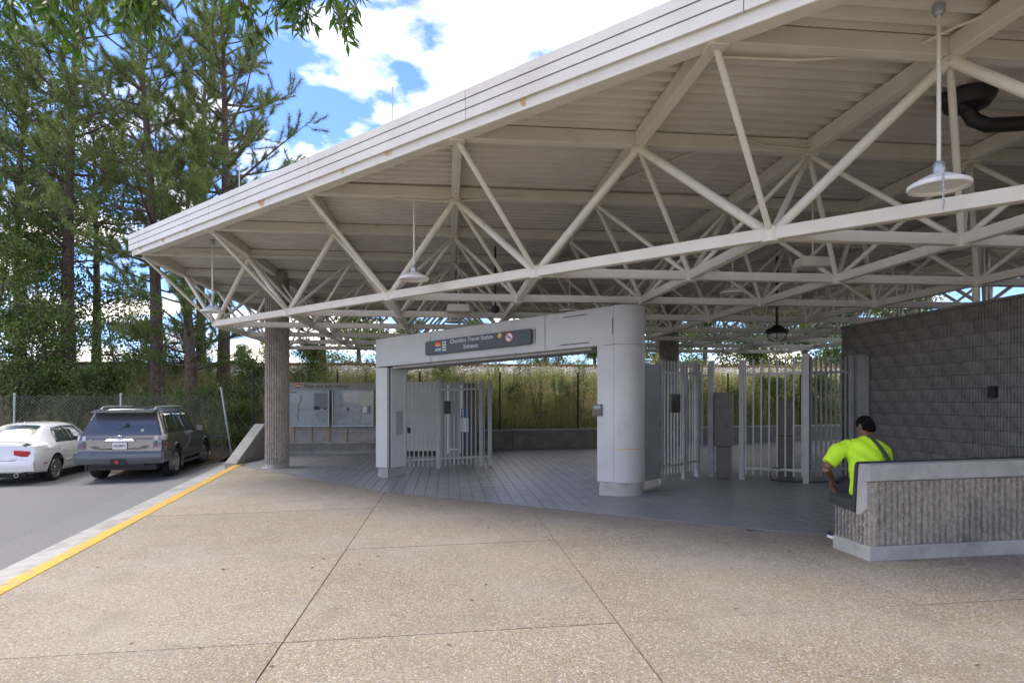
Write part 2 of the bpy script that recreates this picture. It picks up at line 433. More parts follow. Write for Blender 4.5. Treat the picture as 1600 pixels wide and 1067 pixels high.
n = len(ds)
for i in range(len(yy) - 1):
    for j in range(n - 1): fs.append((i * n + j, i * n + j + 1, (i + 1) * n + j + 1, (i + 1) * n + j))
pk.add(vs, fs); struct(pk.build('parking_lot', 'asphalt'))
# ---------------------------------------------------------------- canopy: square-on-square space frame cut on the diagonal
S, OX, OY, ZT, ZB = 2.1556, -6.36, 13.693, 4.6, 3.3065
IM, JM = 9, 4
def T(i, j): return Vector((OX + i * S, OY + j * S, ZT))
def B(i, j): return Vector((OX + (i + .5) * S, OY + (j + .5) * S, ZB))
roof = tag(empty('station_canopy', (-4.2, 15.85, 0)), 'large cream steel space frame canopy with stepped metal fascia over the station entrance', 'canopy')
ri = roof.matrix_world.inverted() if False else Matrix.Translation((4.2, -15.85, 0))
def rp(mb, name, mats, **k):       # build as a part of the canopy, vertices given in world space
    mb.v = [(a + 4.2, b - 15.85, c) for a, b, c in mb.v]
    return mb.build(name, mats, roof, **k)
XE, YE = OX + IM * S + .35, OY + JM * S + .35          # right and far edge of the deck
CH, CW = .17, .115
# top chords along both grid directions, bottom chords, edge chords
for i in range(IM + 1):
    a, b = T(i, -i), T(i, JM)
    if i == 0: continue
    m = MB(); m.beam(a + Vector((0, 0, CH / 2)), b + Vector((0, 0, CH / 2)), CW, CH); rp(m, 'top_chord', 'steel_cream', bevel=.008)
for j in range(-IM, JM + 1):
    i0 = max(0, -j)
    if i0 >= IM: continue
    m = MB(); m.beam(T(i0, j) + Vector((0, 0, CH / 2 + .004)), T(IM, j) + Vector((0, 0, CH / 2 + .004)), CW + .01, CH - .004); rp(m, 'top_chord', 'steel_cream', bevel=.008)
for i in range(IM):
    a, b = B(i, -i), B(i, JM - 1)
    if (b - a).length < .1: continue
    m = MB(); m.beam(a, b, .10, .115); rp(m, 'bottom_chord', 'steel_cream', bevel=.008)
for j in range(-IM + 1, JM):
    i0 = max(0, -j)
    if i0 >= IM - 1: continue
    m = MB(); m.beam(B(i0, j) + Vector((0, 0, .003)), B(IM - 1, j) + Vector((0, 0, .003)), .105, .118); rp(m, 'bottom_chord', 'steel_cream', bevel=.008)
d45 = Vector((1, -1, 0)).normalized()
m = MB(); m.beam(B(0, 0) - d45 * .05 + Vector((0, 0, .006)), B(IM - 1, -IM + 1) + Vector((0, 0, .006)), .11, .13); rp(m, 'front_bottom_chord', 'steel_cream', bevel=.008)
# web struts
webs = []
for i in range(IM):
    for j in range(-i, JM):
        for (di, dj) in ((0, 0), (1, 0), (0, 1), (1, 1)):
            webs.append((B(i, j), T(i + di, j + dj), i, j, di, dj))
camp = Vector((0, 0, 1.6))
def seen(wb):
    c = (wb[0] + wb[1]) / 2; fw = c.x * sn + c.y * cs_; rt = c.x * cs_ - c.y * sn
    return fw if fw > 1 and abs(rt / fw) < .9 else 100 + abs(fw)
webs.sort(key=seen)
def web_geo(m, wb):
    b, t, i, j, di, dj = wb
    d = (t - b).normalized(); r = .033
    if (i + di + j + dj) in (1,) and di + dj == 1 and (i + j) == 0: r = .052       # heavier struts behind the eave
    m.tube([b + d * .06, t - d * .02], r, 8)
for wb in webs[:300]:
    m = MB(); web_geo(m, wb); rp(m, 'strut', 'steel_cream', smooth=50)
m = MB()
for wb in webs[300:]: web_geo(m, wb)
o = rp(m, 'strut', 'steel_cream', smooth=50); o['kind'] = 'stuff'
# node gussets
for i in range(IM):
    for j in range(-i, JM):
        p = B(i, j)
        if (p - camp).length > 15: continue
        m = MB(); m.lathe((p.x, p.y, p.z), [(.03, -.085), (.085, -.075), (.085, .075), (.05, .10)], 12); rp(m, 'node_joint', 'steel_cream', smooth=40)
for i in range(IM + 1):
    for j in range(-i, JM + 1):
        p = T(i, j)
        if (p - camp).length > 13: continue
        m = MB(); m.box((p.x - .085, p.y - .085, p.z - .03), (p.x + .085, p.y + .085, p.z + .0)); rp(m, 'gusset_plate', 'steel_cream', bevel=.006)
# edge beams under the fascia
fa, fb = T(0, 0) - d45 * .18, T(IM, -IM) + d45 * .25
nf = Vector((-1, -1, 0)).normalized()       # outward
m = MB(); m.beam(fa + nf * .05 + Vector((0, 0, .085)), fb + nf * .05 + Vector((0, 0, .085)), .17, .20); rp(m, 'edge_beam', 'steel_cream', bevel=.01)
m = MB(); m.beam(T(0, 0) + Vector((-.05, -.1, .085)), T(0, JM) + Vector((-.05, .35, .085)), .17, .20); rp(m, 'edge_beam', 'steel_cream', bevel=.01)
# corrugated deck
P = .19
prof = [(0, .0), (.075, .0), (.10, .075), (.165, .075)]
zd = ZT + CH + .012
vs = []; fs = []
y = OY - IM * S - .3
ln = []
while y < YE:
    for dy, dz in prof: ln.append((y + dy, dz))
    y += P
for k, (yy_, dz) in enumerate(ln):
    xl = max(OX - .12, OX + OY - yy_ - .05)
    vs += [(xl, yy_, zd + dz), (XE, yy_, zd + dz)]
fs = [(2 * k, 2 * k + 1, 2 * k + 3, 2 * k + 2) for k in range(len(ln) - 1)]
m = MB(); m.add(vs, fs); rp(m, 'roof_deck', 'deck')
m = MB(); m.prism([(OX - .1, YE), (OX - .1, OY + .05), (OX + IM * S, OY - IM * S + .1), (XE, OY - IM * S + .1), (XE, YE)], zd + .09, zd + .22); rp(m, 'roof_top', 'fascia')
# stepped fascia: three bands of panels
def band(a, b, out, z0, z1, off, step, name='fascia_panel'):
    L_ = (b - a).length; d = (b - a).normalized(); k = 0; s0 = 0
    first = .55
    while s0 < L_ - .05:
        s1 = min(L_, s0 + (first if k == 0 else step)); g_ = .004
        p, q = a + d * (s0 + g_), a + d * (s1 - g_)
        m = MB(); i0 = out * off; i1 = out * (off - .09)
        zz = .006
        m.add([p + i0 + Vector((0, 0, z0)), q + i0 + Vector((0, 0, z0)), q + i0 + Vector((0, 0, z1 - zz)), p + i0 + Vector((0, 0, z1 - zz)),
               p + i1 + Vector((0, 0, z0)), q + i1 + Vector((0, 0, z0)), q + i1 + Vector((0, 0, z1)), p + i1 + Vector((0, 0, z1))],
              [(0, 1, 2, 3), (7, 6, 5, 4), (4, 5, 1, 0), (5, 6, 2, 1), (3, 2, 6, 7), (7, 4, 0, 3)])
        rp(m, name, 'fascia')
        s0 = s1; k += 1
z0 = Vector((0, 0, 0))
A, Bq = T(0, 0) - d45 * .26, T(IM, -IM) + d45 * .3
A = Vector((A.x, A.y, 0)); Bq = Vector((Bq.x, Bq.y, 0))
for (za_, zb_, of) in ((4.70, 4.814, .17), (4.820, 4.928, .174), (4.934, 5.04, .178)):
    band(A, Bq, nf, za_, zb_, of, 3.049)
    C1 = Vector((A.x - .0, YE, 0)); C0 = Vector((A.x - .0, A.y, 0))
    band(C0 + Vector((.02, .03, 0)), C1, Vector((-1, 0, 0)), za_, zb_, of - .15, 3.0)
# rust on the edge beam at panel joints
for s_ in (.45, 1.55, 2.6, 5.2, 7.3, 8.25, 10.4):
    p = fa + d45 * s_ + nf * .137; m = MB(); w_ = random.uniform(.04, .11); h_ = random.uniform(.04, .09)
    m.add([p - d45 * w_ + Vector((0, 0, .095)), p + d45 * w_ + Vector((0, 0, .095)), p + d45 * w_ * .6 + Vector((0, 0, .095 - h_)), p - d45 * w_ * .4 + Vector((0, 0, .095 - h_ * .8))], [(0, 1, 2, 3)])
    rp(m, 'rust_stain', 'rust_stain')
# bearing posts on the block wall
for j in (-5, -4, -3):
    p = B(6, j); m = MB(); m.lathe((p.x, p.y, 2.95), [(.12, 0), (.12, .02), (.05, .02), (.05, .30)], 12); rp(m, 'bearing_post', 'steel_cream')
# conduit runs under the deck
for pts in ([T(3, -2) + Vector((-.9, 0, -.01)), T(3, -2) + Vector((-.3, .02, -.03)), T(3, -2) + Vector((.1, -.1, -.05)), T(3, -2) + Vector((1.0, -.09, .06))],
            [T(4, -4) + Vector((.12, .12, -.02)), T(4, -4) + Vector((.8, .1, -.02)), T(4, -4) + Vector((1.4, .12, .06)), T(5, -4) + Vector((-.45, .1, .06)), T(5, -4) + Vector((-.15, -.25, .14)), T(5, -4) + Vector((.3, -.9, .14))],
            [T(4, -3) + Vector((.2, 1.6, .16)), T(5, -3) + Vector((-1.0, -.12, .14)), T(5, -3) + Vector((-.6, -.1, .05)), T(5, -3) + Vector((-.05, -.1, .03))],
            [T(0, 0) + Vector((.75, -.55, .1)), T(1, 0) + Vector((-.9, -.1, .05)), T(1, 0) + Vector((-.3, -.1, .02)), T(2, 0) + Vector((0, -.1, .04))]):
    m = MB(); m.tube(pts, .013, 6); rp(m, 'conduit', 'steel_cream', smooth=60)
# lightning rods on the roof edge
for s_ in (4.15, 8.12):
    p = fa + d45 * s_ - nf * .05; m = MB(); m.tube([(p.x, p.y, 5.03), (p.x, p.y, 5.62)], .009, 6); rp(m, 'lightning_rod', 'galv')
# black drain pipe under the deck
p = Vector((5.92, 5.92, 0))
m = MB(); m.lathe((p.x - .55, p.y + .02, 4.60), [(.05, 0), (.20, .03), (.26, .12), (.26, .17)], 16)
m.tube([(p.x - .55, p.y + .02, 4.62), (p.x - .5, p.y, 4.5), (p.x - .36, p.y - .02, 4.44), (p.x - .1, p.y - .02, 4.46), (p.x + 1.2, p.y - .05, 4.58), (p.x + 3.4, p.y - .05, 4.60)], .075, 10)
m.tube([(p.x - .86, p.y, 4.70), (p.x - .62, p.y, 4.62)], .07, 10)
tag(m.build('drain_pipe', 'black', smooth=45), 'black roof drain bowl and pipe hung under the canopy deck', 'pipe')

# fluted columns
def column(p, label):
    e = tag(empty('fluted_column', (p.x, p.y, gz(p.x))), label, 'column', 'fluted columns carrying the canopy')
    m = MB(); nfl = 30; rings = []
    H = ZT + .1 - gz(p.x)
    for z in (.10, H):
        r_ = []
        for k in range(nfl):
            for f_, rr in ((0, .285), (.34, .285), (.5, .255), (.84, .255)):
                a = 2 * math.pi * (k + f_) / nfl; r_.append((rr * math.cos(a), rr * math.sin(a), z))
        rings.append(r_)
    m.loft(rings); m.build('shaft', 'column_stone', e)
    m = MB(); m.lathe((0, 0, 0), [(.36, 0), (.36, .012), (.275, .014), (.275, .11)], 28); m.build('base', 'concrete', e)
column(T(1, 1), 'grey fluted concrete column standing beside the map board')
column(T(6, 2), 'dark fluted concrete column standing behind the fare gates')

# pendant lamps
def pendant(p, ztop, zl, label, r=.225, group='pendant lamps under the canopy', chain=False, mt='lamp_white'):
    e = tag(empty('pendant_lamp', (p[0], p[1], zl)), label, 'lamp', group)
    m = MB(); m.tube([(0, 0, .13), (0, 0, ztop - zl)], .016, 8); m.build('stem', 'steel_cream', e, smooth=60)
    m = MB(); m.lathe((0, 0, .07), [(.035, 0), (.045, .02), (.045, .11), (.03, .13)], 12); m.build('socket', 'galv', e, smooth=40)
    m = MB(); m.lathe((0, 0, 0), [(.0, .012), (r * .82, .010), (r * .86, -.012), (r * .97, -.014), (r, .0), (r * .98, .018), (r * .7, .055), (.09, .088), (.05, .10)], 32)
    m.build('shade', mt, e, smooth=35)
    if chain:
        for k in range(10):
            m = MB(); m.lathe((-.13 + random.uniform(-.005, .005), -.2, .07 - .033 * k), [(.004, -.018), (.008, -.01), (.008, .01), (.004, .018)], 6); m.build('chain_link', 'galv', e)
    m = MB(); m.lathe((0, 0, ztop - zl - .08), [(.03, 0), (.045, .02), (.045, .08)], 10); m.build('canopy_cup', 'galv', e, smooth=40)
    return e
import mathutils
def px(xp_, yp_, d):      # world point seen at pixel (xp_, yp_) at forward distance d
    r_ = (xp_ - 800) / 969.7 * d; u_ = (623.66 - yp_) / 969.7 * d
    return Vector((r_ * cs_ + d * sn, -r_ * sn + d * cs_, 1.6 + u_))
for (a, b, d, lab, ch) in ((647, 436, 9.3, 'white dish pendant lamp hanging in the second bay from the canopy corner', False),
                       (332, 487, 12.4, 'white dish pendant lamp hanging at the canopy corner near the pines', False),
                       (1467, 292, 5.0, 'white dish pendant lamp with a loose chain near the black drain pipe', True),
                       (1145, 458, 11.3, 'white dish pendant lamp hanging above the steel fare cabinets', False),
                       (710, 503, 14.6, 'small dish pendant lamp hanging behind the entrance sign beam', False),
                       (890, 486, 13.5, 'small dish pendant lamp just over the right end of the entrance beam', False),
                       (1290, 511, 15.5, 'dish pendant lamp near the far end of the block wall', False),
                       (1012, 513, 16.5, 'dish pendant lamp beside the dark rear column', False),
                       (1160, 549, 19.0, 'dish pendant lamp low over the weedy bank behind the gates', False),
                       (468, 535, 18.5, 'dish pendant lamp over the map board', False)):
    p = px(a, b, d); pendant((p.x, p.y), ZT + CH, p.z, lab, chain=ch)
# dark caged lantern
p = px(1214, 520, 12.8); e = tag(empty('caged_lantern', p), 'dark caged industrial lantern hanging behind the fare gates', 'lantern')
m = MB(); m.tube([(0, 0, .12), (0, 0, ZT + CH - p.z)], .03, 8); m.build('stem', 'black', e)
m = MB(); m.lathe((0, 0, 0), [(.20, -.02), (.24, .0), (.22, .06), (.12, .12), (.06, .16)], 20); m.build('hood', 'black', e, smooth=40)
m = MB(); m.lathe((0, 0, -.14), [(.05, 0), (.13, .04), (.15, .12)], 16); m.build('lens', 'lens_clear', e, smooth=40)
for k in range(6):
    a = k * math.pi / 3; m = MB(); m.tube([(.22 * math.cos(a), .22 * math.sin(a), -.02), (.19 * math.cos(a), .19 * math.sin(a), -.12), (.06 * math.cos(a), .06 * math.sin(a), -.18)], .008, 5); m.build('cage_bar', 'black', e)
# loudspeaker boxes under the frame
for a, b, d, lab in ((1270, 411, 9.0, 'cream speaker box hung between struts near the block wall'), (716, 482, 12.3, 'cream speaker box hung over the entrance sign beam')):
    p = px(a, b, d); e = tag(empty('speaker_box', p), lab, 'speaker', 'cream boxes hung in the canopy')
    m = MB(); m.add([(-.2, -.13, .07), (.2, -.13, .07), (.2, .13, .07), (-.2, .13, .07), (-.24, -.16, -.07), (.24, -.16, -.07), (.24, .16, -.07), (-.24, .16, -.07)],
                    [(0, 1, 2, 3), (4, 5, 6, 7), (0, 1, 5, 4), (1, 2, 6, 5), (2, 3, 7, 6), (3, 0, 4, 7)]); m.build('housing', 'steel_cream', e, bevel=.01)
    m = MB(); m.box((-.19, -.12, -.078), (.19, .12, -.0705)); m.build('grille', 'deck', e)
    m = MB(); m.tube([(0, 0, .07), (0, 0, ZT + .02 - p.z)], .012, 6); m.build('hanger', 'steel_cream', e)
p = px(774, 483, 12.6); m = MB(); m.lathe((0, 0, 0), [(.0, -.09), (.06, -.07), (.085, -.02), (.085, .04), (.05, .06), (.02, .08), (.02, ZT + .1 - p.z)], 16)
tag(m.build('dome_camera', 'black', smooth=40, loc=p), 'small black dome camera hung over the entrance sign beam', 'camera')

# ---------------------------------------------------------------- entrance gantry
gu = Vector((.755, -.656, 0)).normalized(); gn = Vector((-gu.y, gu.x, 0))     # along, and away from the camera
GA = Vector((-1.52, 13.30, 0)); GT = .70; GL = 5.50
gant = tag(empty('entrance_gantry', GA), 'grey metal entrance portal with rounded right pillar and a sign on its beam', 'portal')
def gpt(u, v): p = gu * u + gn * v; return (p.x, p.y)
def zr(u, a, b): return a + (b - a) * u / GL
def slab(name, u0, u1, z0, z1, mats, v0=0, v1=GT, rnd=False, **k):
    poly = [gpt(u0, v0)]
    if rnd:
        c = (v0 + v1) / 2; r_ = (v1 - v0) / 2
        poly += [gpt(u1 + r_ * math.cos(a), c + r_ * math.sin(a)) for a in np.linspace(-math.pi / 2, math.pi / 2, 25)]
    else: poly += [gpt(u1, v0), gpt(u1, v1)]
    poly.append(gpt(u0, v1))
    ff = lambda z: (lambda x, y: (zr(x * gu.x + y * gu.y, *z) if isinstance(z, tuple) else z))
    m = MB(); m.prism(poly, ff(z0), ff(z1)); return m.build(name, mats, gant, **k)
zbm, ztp = (2.27, 2.475), (2.86, 3.10)
slab('beam_casing', 0, 1.55, zbm, ztp, 'gantry', bevel=.012)
slab('beam_casing', 1.556, 4.2, zbm, ztp, 'gantry', bevel=.012)
slab('beam_casing', 4.206, GL - .006, zbm, ztp, 'gantry', bevel=.012)
slab('beam_end', GL, GL, (2.478, 2.478), (3.10, 3.10), 'gantry', rnd=True, smooth=30)
slab('soffit', .4, GL - .45, (2.215, 2.43), (2.266, 2.47), 'concrete_light', .10, GT - .06)
slab('pier', 0, .34, .17, (2.262, 2.262), 'gantry', 0, .07, bevel=.01)
slab('pier_reveal', .05, .33, .17, (2.262, 2.262), 'black', .072, .105)
slab('pier_side', .02, .36, .17, (2.262, 2.262), 'gantry', .107, .55, bevel=.01)
slab('plinth', .03, .33, -.06, .166, 'concrete', .04, .53)
m = MB(); c = gu * .3615 ; 
q = [gu * .362 + gn * v + Vector((0, 0, z)) for v, z in ((.24, .85), (.42, .85), (.42, 1.35), (.24, 1.35))]; q2 = [p + gu * .02 for p in q]
m.add(q + q2, [(0, 1, 2, 3), (4, 5, 6, 7), (0, 1, 5, 4), (1, 2, 6, 5), (2, 3, 7, 6), (3, 0, 4, 7)]); m.build('access_plate', 'door_grey', gant)
slab('pillar', GL - .30, GL - .004, .27, 2.47, 'gantry', 0, GT, bevel=.008)
slab('pillar_end', GL, GL, .27, 2.472, 'gantry', rnd=True, smooth=30)
slab('plinth', GL - .27, GL, -.03, .266, 'concrete_light', .02, GT - .02, rnd=True, smooth=30)
slab('rust_ring', GL - .0, GL, .80, .815, 'rust_stain', -.003, GT + .003, rnd=True)
def face(name, u0, u1, z0, z1, m_, v=-.012, th=.012, par=None, rel=True):
    dz = lambda u: zr(u, 0, .225) if rel else 0
    q = [gu * u + gn * vv + Vector((0, 0, z + dz(u))) for vv in (v, v + th) for u, z in ((u0, z0), (u1, z0), (u1, z1), (u0, z1))]
    m = MB(); m.add(q, [(0, 1, 2, 3), (7, 6, 5, 4), (4, 5, 1, 0), (5, 6, 2, 1), (6, 7, 3, 2), (7, 4, 0, 3)]); return m.build(name, m_, par or gant)
for u0, u1, z0_, z1_ in ((4.56, 5.02, 2.78, 2.793), (4.0, 4.012, 2.41, 2.67), (4.50, 5.06, 2.315, 2.33), (5.47, 5.482, 2.42, 2.68)):
    face('vent_slot', u0, u1, z0_, z1_, 'black', -.003, .004)
face('intercom_plate', 5.12, 5.30, 1.33, 1.52, 'brushed_steel', -.02, .02, rel=False)
face('intercom_screen', 5.15, 5.27, 1.44, 1.50, 'map_paper_dark', -.024, .003, rel=False)
# the sign
sign = tag(empty('entrance_sign', GA + gu * 2.5 + Vector((0, 0, 2.67))), 'dark rounded station entrance sign with white lettering on the portal beam', 'sign')
U0, U1, Z0, Z1 = 1.477, 3.96, 2.395, 2.665
def sp(u, v, z): p = gu * (u - 2.5) + gn * v; return Vector((p.x, p.y, z + zr(u, 0, .225) - 2.67))
m = MB(); pts = []
for (cu, cz, a0) in ((U1 - .04, Z1 - .04, 0), (U0 + .04, Z1 - .04, 90), (U0 + .04, Z0 + .04, 180), (U1 - .04, Z0 + .04, 270)):
    for k in range(5): a = R(a0 + k * 22.5); pts.append((cu + .04 * math.cos(a), cz + .04 * math.sin(a)))
n = len(pts); vs = [sp(u, -.07, z) for u, z in pts] + [sp(u, -.001, z) for u, z in pts]
m.add(vs, [tuple(range(n)), tuple(range(n, 2 * n))[::-1]] + [(k, (k + 1) % n, n + (k + 1) % n, n + k) for k in range(n)]); m.build('panel', 'dark_sign', sign, bevel=.006)
sl = .225 / GL
def SM(u, z, v=-.0735):
    o = sp(u, v, z); ex = Vector((gu.x, gu.y, sl)).normalized(); ez = Vector((0, 0, 1)); ey = -gn
    return Matrix(((ex.x, ez.x, ey.x, o.x), (ex.y, ez.y, ey.y, o.y), (ex.z, ez.z, ey.z, o.z), (0, 0, 0, 1)))
text_mesh('lettering', 'Chamblee Transit Station', .112, 'white_print', sign, SM(2.63, 2.605), sx=.88)
text_mesh('lettering', 'Entrance', .112, 'white_print', sign, SM(2.63, 2.48), sx=.88)
def sq(name, u0, u1, z0_, z1_, m_, v=-.074):
    q = [sp(u, vv, z) for vv in (v, v + .004) for u, z in ((u0, z0_), (u1, z0_), (u1, z1_), (u0, z1_))]
    m = MB(); m.add(q, [(0, 1, 2, 3), (7, 6, 5, 4), (4, 5, 1, 0), (5, 6, 2, 1), (6, 7, 3, 2), (7, 4, 0, 3)]); m.build(name, m_, sign)
sq('logo_stripe', 1.75, 1.885, 2.60, 2.632, 'red'); sq('logo_stripe', 1.75, 1.885, 2.575, 2.599, 'orange'); sq('logo_stripe', 1.75, 1.885, 2.548, 2.574, 'orange2')
sq('logo_stripe', 1.75, 1.885, 2.515, 2.545, 'blue'); sq('logo_band', 1.75, 1.885, 2.455, 2.50, 'white_print')
text_mesh('logo_lettering', 'marta', .042, 'blue', sign, SM(1.817, 2.478, -.0775))
for z_ in (2.545, 2.445):
    sq('transit_icon', 1.93, 2.02, z_, z_ + .085, 'white_print'); sq('transit_icon_body', 1.945, 2.005, z_ + .025, z_ + .072, 'dark_sign', -.0765); sq('transit_icon_window', 1.955, 1.995, z_ + .05, z_ + .066, 'white_print', -.0785)
def disc(name, u, z, r0, r1, m_, v=-.074, n=28):
    m = MB(); a_ = [2 * math.pi * k / n for k in range(n)]
    vs = [sp(u + r1 * math.cos(a), v, z + r1 * math.sin(a)) for a in a_] + [sp(u + r0 * math.cos(a), v, z + r0 * math.sin(a)) for a in a_]
    m.add(vs, [(k, (k + 1) % n, n + (k + 1) % n, n + k) for k in range(n)] if r0 > 0 else [tuple(range(n))]); m.build(name, m_, sign)
disc('gold_disc', 3.29, 2.605, 0, .045, 'gold'); disc('gold_disc_ring', 3.29, 2.605, .02, .028, 'orange2', -.076)
disc('no_smoking_field', 3.50, 2.555, 0, .082, 'white_print'); disc('no_smoking_ring', 3.50, 2.555, .07, .088, 'red', -.076)
q = MB(); q.add([sp(3.50 + a * .055 + b * .007, -.0765, 2.555 + -a * .055 + b * .007) for a, b in ((-1, -1), (1, -1), (1, 1), (-1, 1))], [(0, 1, 2, 3)]); q.build('no_smoking_bar', 'red', sign)
sq('cigarette', 3.455, 3.54, 2.548, 2.562, 'map_ink', -.0755)

# ---------------------------------------------------------------- bar gates
def bar_leaf(parent, p, q, z0, z1, nb, posts=(), bar=.026, zrail=(.22, -.16), mt='gate_steel', post_down=.0, skip=()):
    """upright bars between p and q (plan points), rails and posts; heights relative to the ground"""
    p = Vector((*p, 0)); q = Vector((*q, 0)); L_ = (q - p).length; d = (q - p).normalized(); o = parent.location
    base = lambda v: Vector((v.x - o.x, v.y - o.y, gz(v.x) - o.z))
    for k in range(nb):
        if k in skip: continue
        v = base(p + d * (L_ * (k + .5) / nb)); m = MB()
        m.beam(v + Vector((0, 0, z0)), v + Vector((0, 0, z1)), bar, bar, up=d); m.build('bar', mt, parent)
    for zz in (z0 + zrail[0], z1 + zrail[1]):
        m = MB(); m.beam(base(p) + Vector((0, 0, zz)), base(q) + Vector((0, 0, zz)), .03, .045); m.build('rail', mt, parent)
    for t, wd, zt in posts:
        v = base(p + d * L_ * t); m = MB(); m.beam(v + Vector((0, 0, post_down)), v + Vector((0, 0, zt)), wd, wd, up=d); m.build('post', mt, parent, bevel=.005)
lg = tag(empty('bar_gate', (-.95, 14.35, gz(-.95))), 'silver upright bar gate swung open beside the narrow left pier', 'gate', 'steel bar gates at the entrance')
bar_leaf(lg, (-.93, 14.35), (1.0, 14.72), .06, 2.03, 19, ((.365, .07, 2.06), (.88, .075, 2.04), (.99, .085, 2.02)), zrail=(.17, -.20))
m = MB(); m.box((.02, -.05, .85), (.10, -.02, .98)); m.build('latch', 'black', lg)
# notice plates hung on the gate
for dx, mt in ((.93, 'dark_metal'), (1.10, 'map_grey')):
    m = MB(); m.box((dx - .075, .11, 1.28), (dx + .075, .125, 1.58)); m.build('notice_plate', mt, lg)
rd = tag(empty('steel_door', (3.30, 10.42, gz(3.3))), 'plain grey steel door leaf folded back behind the round pillar', 'door')
m = MB(); m.beam((0, 0, 1.13), (.47, .42, 1.13), .06, 2.04); m.build('leaf', 'door_grey', rd, bevel=.006)
for z_ in (.35, 1.1, 1.85):
    m = MB(); m.lathe((.49, .43, z_), [(.018, -.06), (.018, .06)], 8); m.build('hinge', 'dark_metal', rd)
g1 = tag(empty('bar_gate', (3.78, 10.86, gz(3.78))), 'silver bar gate leaf standing between the grey door and the taller steel cabinet', 'gate', 'steel bar gates at the entrance')
bar_leaf(g1, (3.80, 10.86), (4.83, 11.66), .14, 2.22, 12, ((.02, .07, 2.25), (.62, .07, 2.2), (.99, .09, 2.2)), zrail=(.16, -.22))
m = MB(); m.beam((.30, .20, 1.45), (.52, .37, 1.45), .05, .34); m.build('lock_box', 'brushed_steel', g1)
g2 = tag(empty('bar_fence', (4.86, 11.68, gz(4.86))), 'short silver bar panel beside the taller steel cabinet', 'fence', 'steel bar gates at the entrance')
bar_leaf(g2, (4.86, 11.66), (5.06, 11.52), .10, 2.18, 2, ((.99, .09, 2.22),), zrail=(.3, -.22))
g3 = tag(empty('bar_gate', (5.42, 11.02, gz(5.42))), 'silver bar gate in front of the shorter steel cabinet', 'gate', 'steel bar gates at the entrance')
bar_leaf(g3, (5.42, 11.02), (6.25, 10.30), .10, 2.22, 8, ((.0, .085, 2.22), (1.0, .10, 2.27)), zrail=(.12, -.28))
g4 = tag(empty('bar_fence', (6.3, 10.30, gz(6.3))), 'silver bar fence panel running to the dark block wall', 'fence', 'steel bar gates at the entrance')
bar_leaf(g4, (6.29, 10.30), (7.20, 10.42), .10, 2.22, 9, ((.96, .07, 2.24),), zrail=(.12, -.28))
g5 = tag(empty('gate_post', (7.36, 10.45, gz(7.36))), 'broad grey gate post standing against the dark block wall', 'post')
m = MB(); m.box((-.07, -.06, -.02), (.06, .06, 2.25)); m.build('post', 'gate_steel', g5, bevel=.006)
m = MB(); m.box((.066, -.10, .05), (.10, .0, 2.22)); m.build('guide_strip', 'gate_steel', g5)
# fare cabinets
def cabinet(p, rz, w_, d_, h, split, label, low):
    e = tag(empty('fare_cabinet', (p[0], p[1], gz(p[0])), rz), label, 'cabinet', 'steel fare cabinets')
    m = MB(); m.box((-w_ / 2, -d_ / 2, split + .008), (w_ / 2, d_ / 2, h)); m.build('upper_case', 'brushed_steel', e, bevel=.006)
    m = MB(); m.box((-w_ / 2 + low, -d_ / 2 + .03, 0), (w_ / 2 - low, d_ / 2 - .03, split)); m.build('lower_case', 'brushed_steel', e, bevel=.006)
    m = MB(); m.box((-w_ / 2 + .03, -d_ / 2 - .004, split + .05), (w_ / 2 - .03, -d_ / 2, h - .05)); m.build('access_door', 'brushed_steel', e)
    return e
cabinet((5.22, 11.33), R(-30), .32, .36, 1.62, .60, 'taller brushed steel fare cabinet standing in the open gap between gates', .03)
c2 = cabinet((6.22, 10.92), R(-30), .30, .36, 1.45, .80, 'shorter brushed steel fare cabinet standing behind the gate bars', .012)
m = MB(); m.tube([(5.88, 10.60, .14), (5.72, 10.50, .17), (5.66, 10.46, .30), (5.74, 10.46, .40), (5.86, 10.5, .36)], .012, 6); m.tube([(5.8, 10.45, .15), (6.2, 10.3, .15), (7.0, 10.3, .16)], .012, 6)
tag(m.build('cable', 'black', smooth=60), 'loose black cable looped on the floor by the shorter cabinet', 'cable')
# ---------------------------------------------------------------- rear walls, map board, booth
rw = tag(empty('retaining_wall', (0, 19.3, 0)), 'long low concrete retaining wall along the weedy bank', 'wall')
for a, b in ((-1.5, 2.0), (2.01, 5.5), (5.51, 9.0), (9.01, 12.5), (12.51, 16.0)):
    m = MB(); m.prism([(a, 0), (b, 0), (b, .3), (a, .3)], -.8, lambda x, y: .58 + .010 * x); m.build('wall_panel', 'concrete_dark', rw, bevel=.01)
    m = MB(); m.prism([(a, -.03), (b, -.03), (b, .33), (a, .33)], lambda x, y: .584 + .010 * x, lambda x, y: .63 + .010 * x); m.build('coping', 'concrete', rw, bevel=.01)
mw = tag(empty('map_wall', (-3.6, 19.3, 0)), 'taller concrete wall with a ribbed base under the map board', 'wall')
m = MB(); m.box((-2.1, 0, -.8), (2.1, .3, .86)); m.build('wall_panel', 'concrete', mw, bevel=.01)
for k in range(4):
    x_ = -1.05 + k * .52; m = MB(); m.box((x_ - .035, -.05, .32), (x_ + .035, -.002, .86)); m.build('bracket', 'rust_pale', mw)
m = MB(); m.box((-1.45, -.07, .27), (1.9, -.002, .315)); m.build('ledge', 'concrete_light', mw)
m = MB()
for k in range(66): m.box((-1.42 + k * .05, -.045, .06), (-1.395 + k * .05, -.002, .265))
o = m.build('ribbed_base', 'concrete', mw)
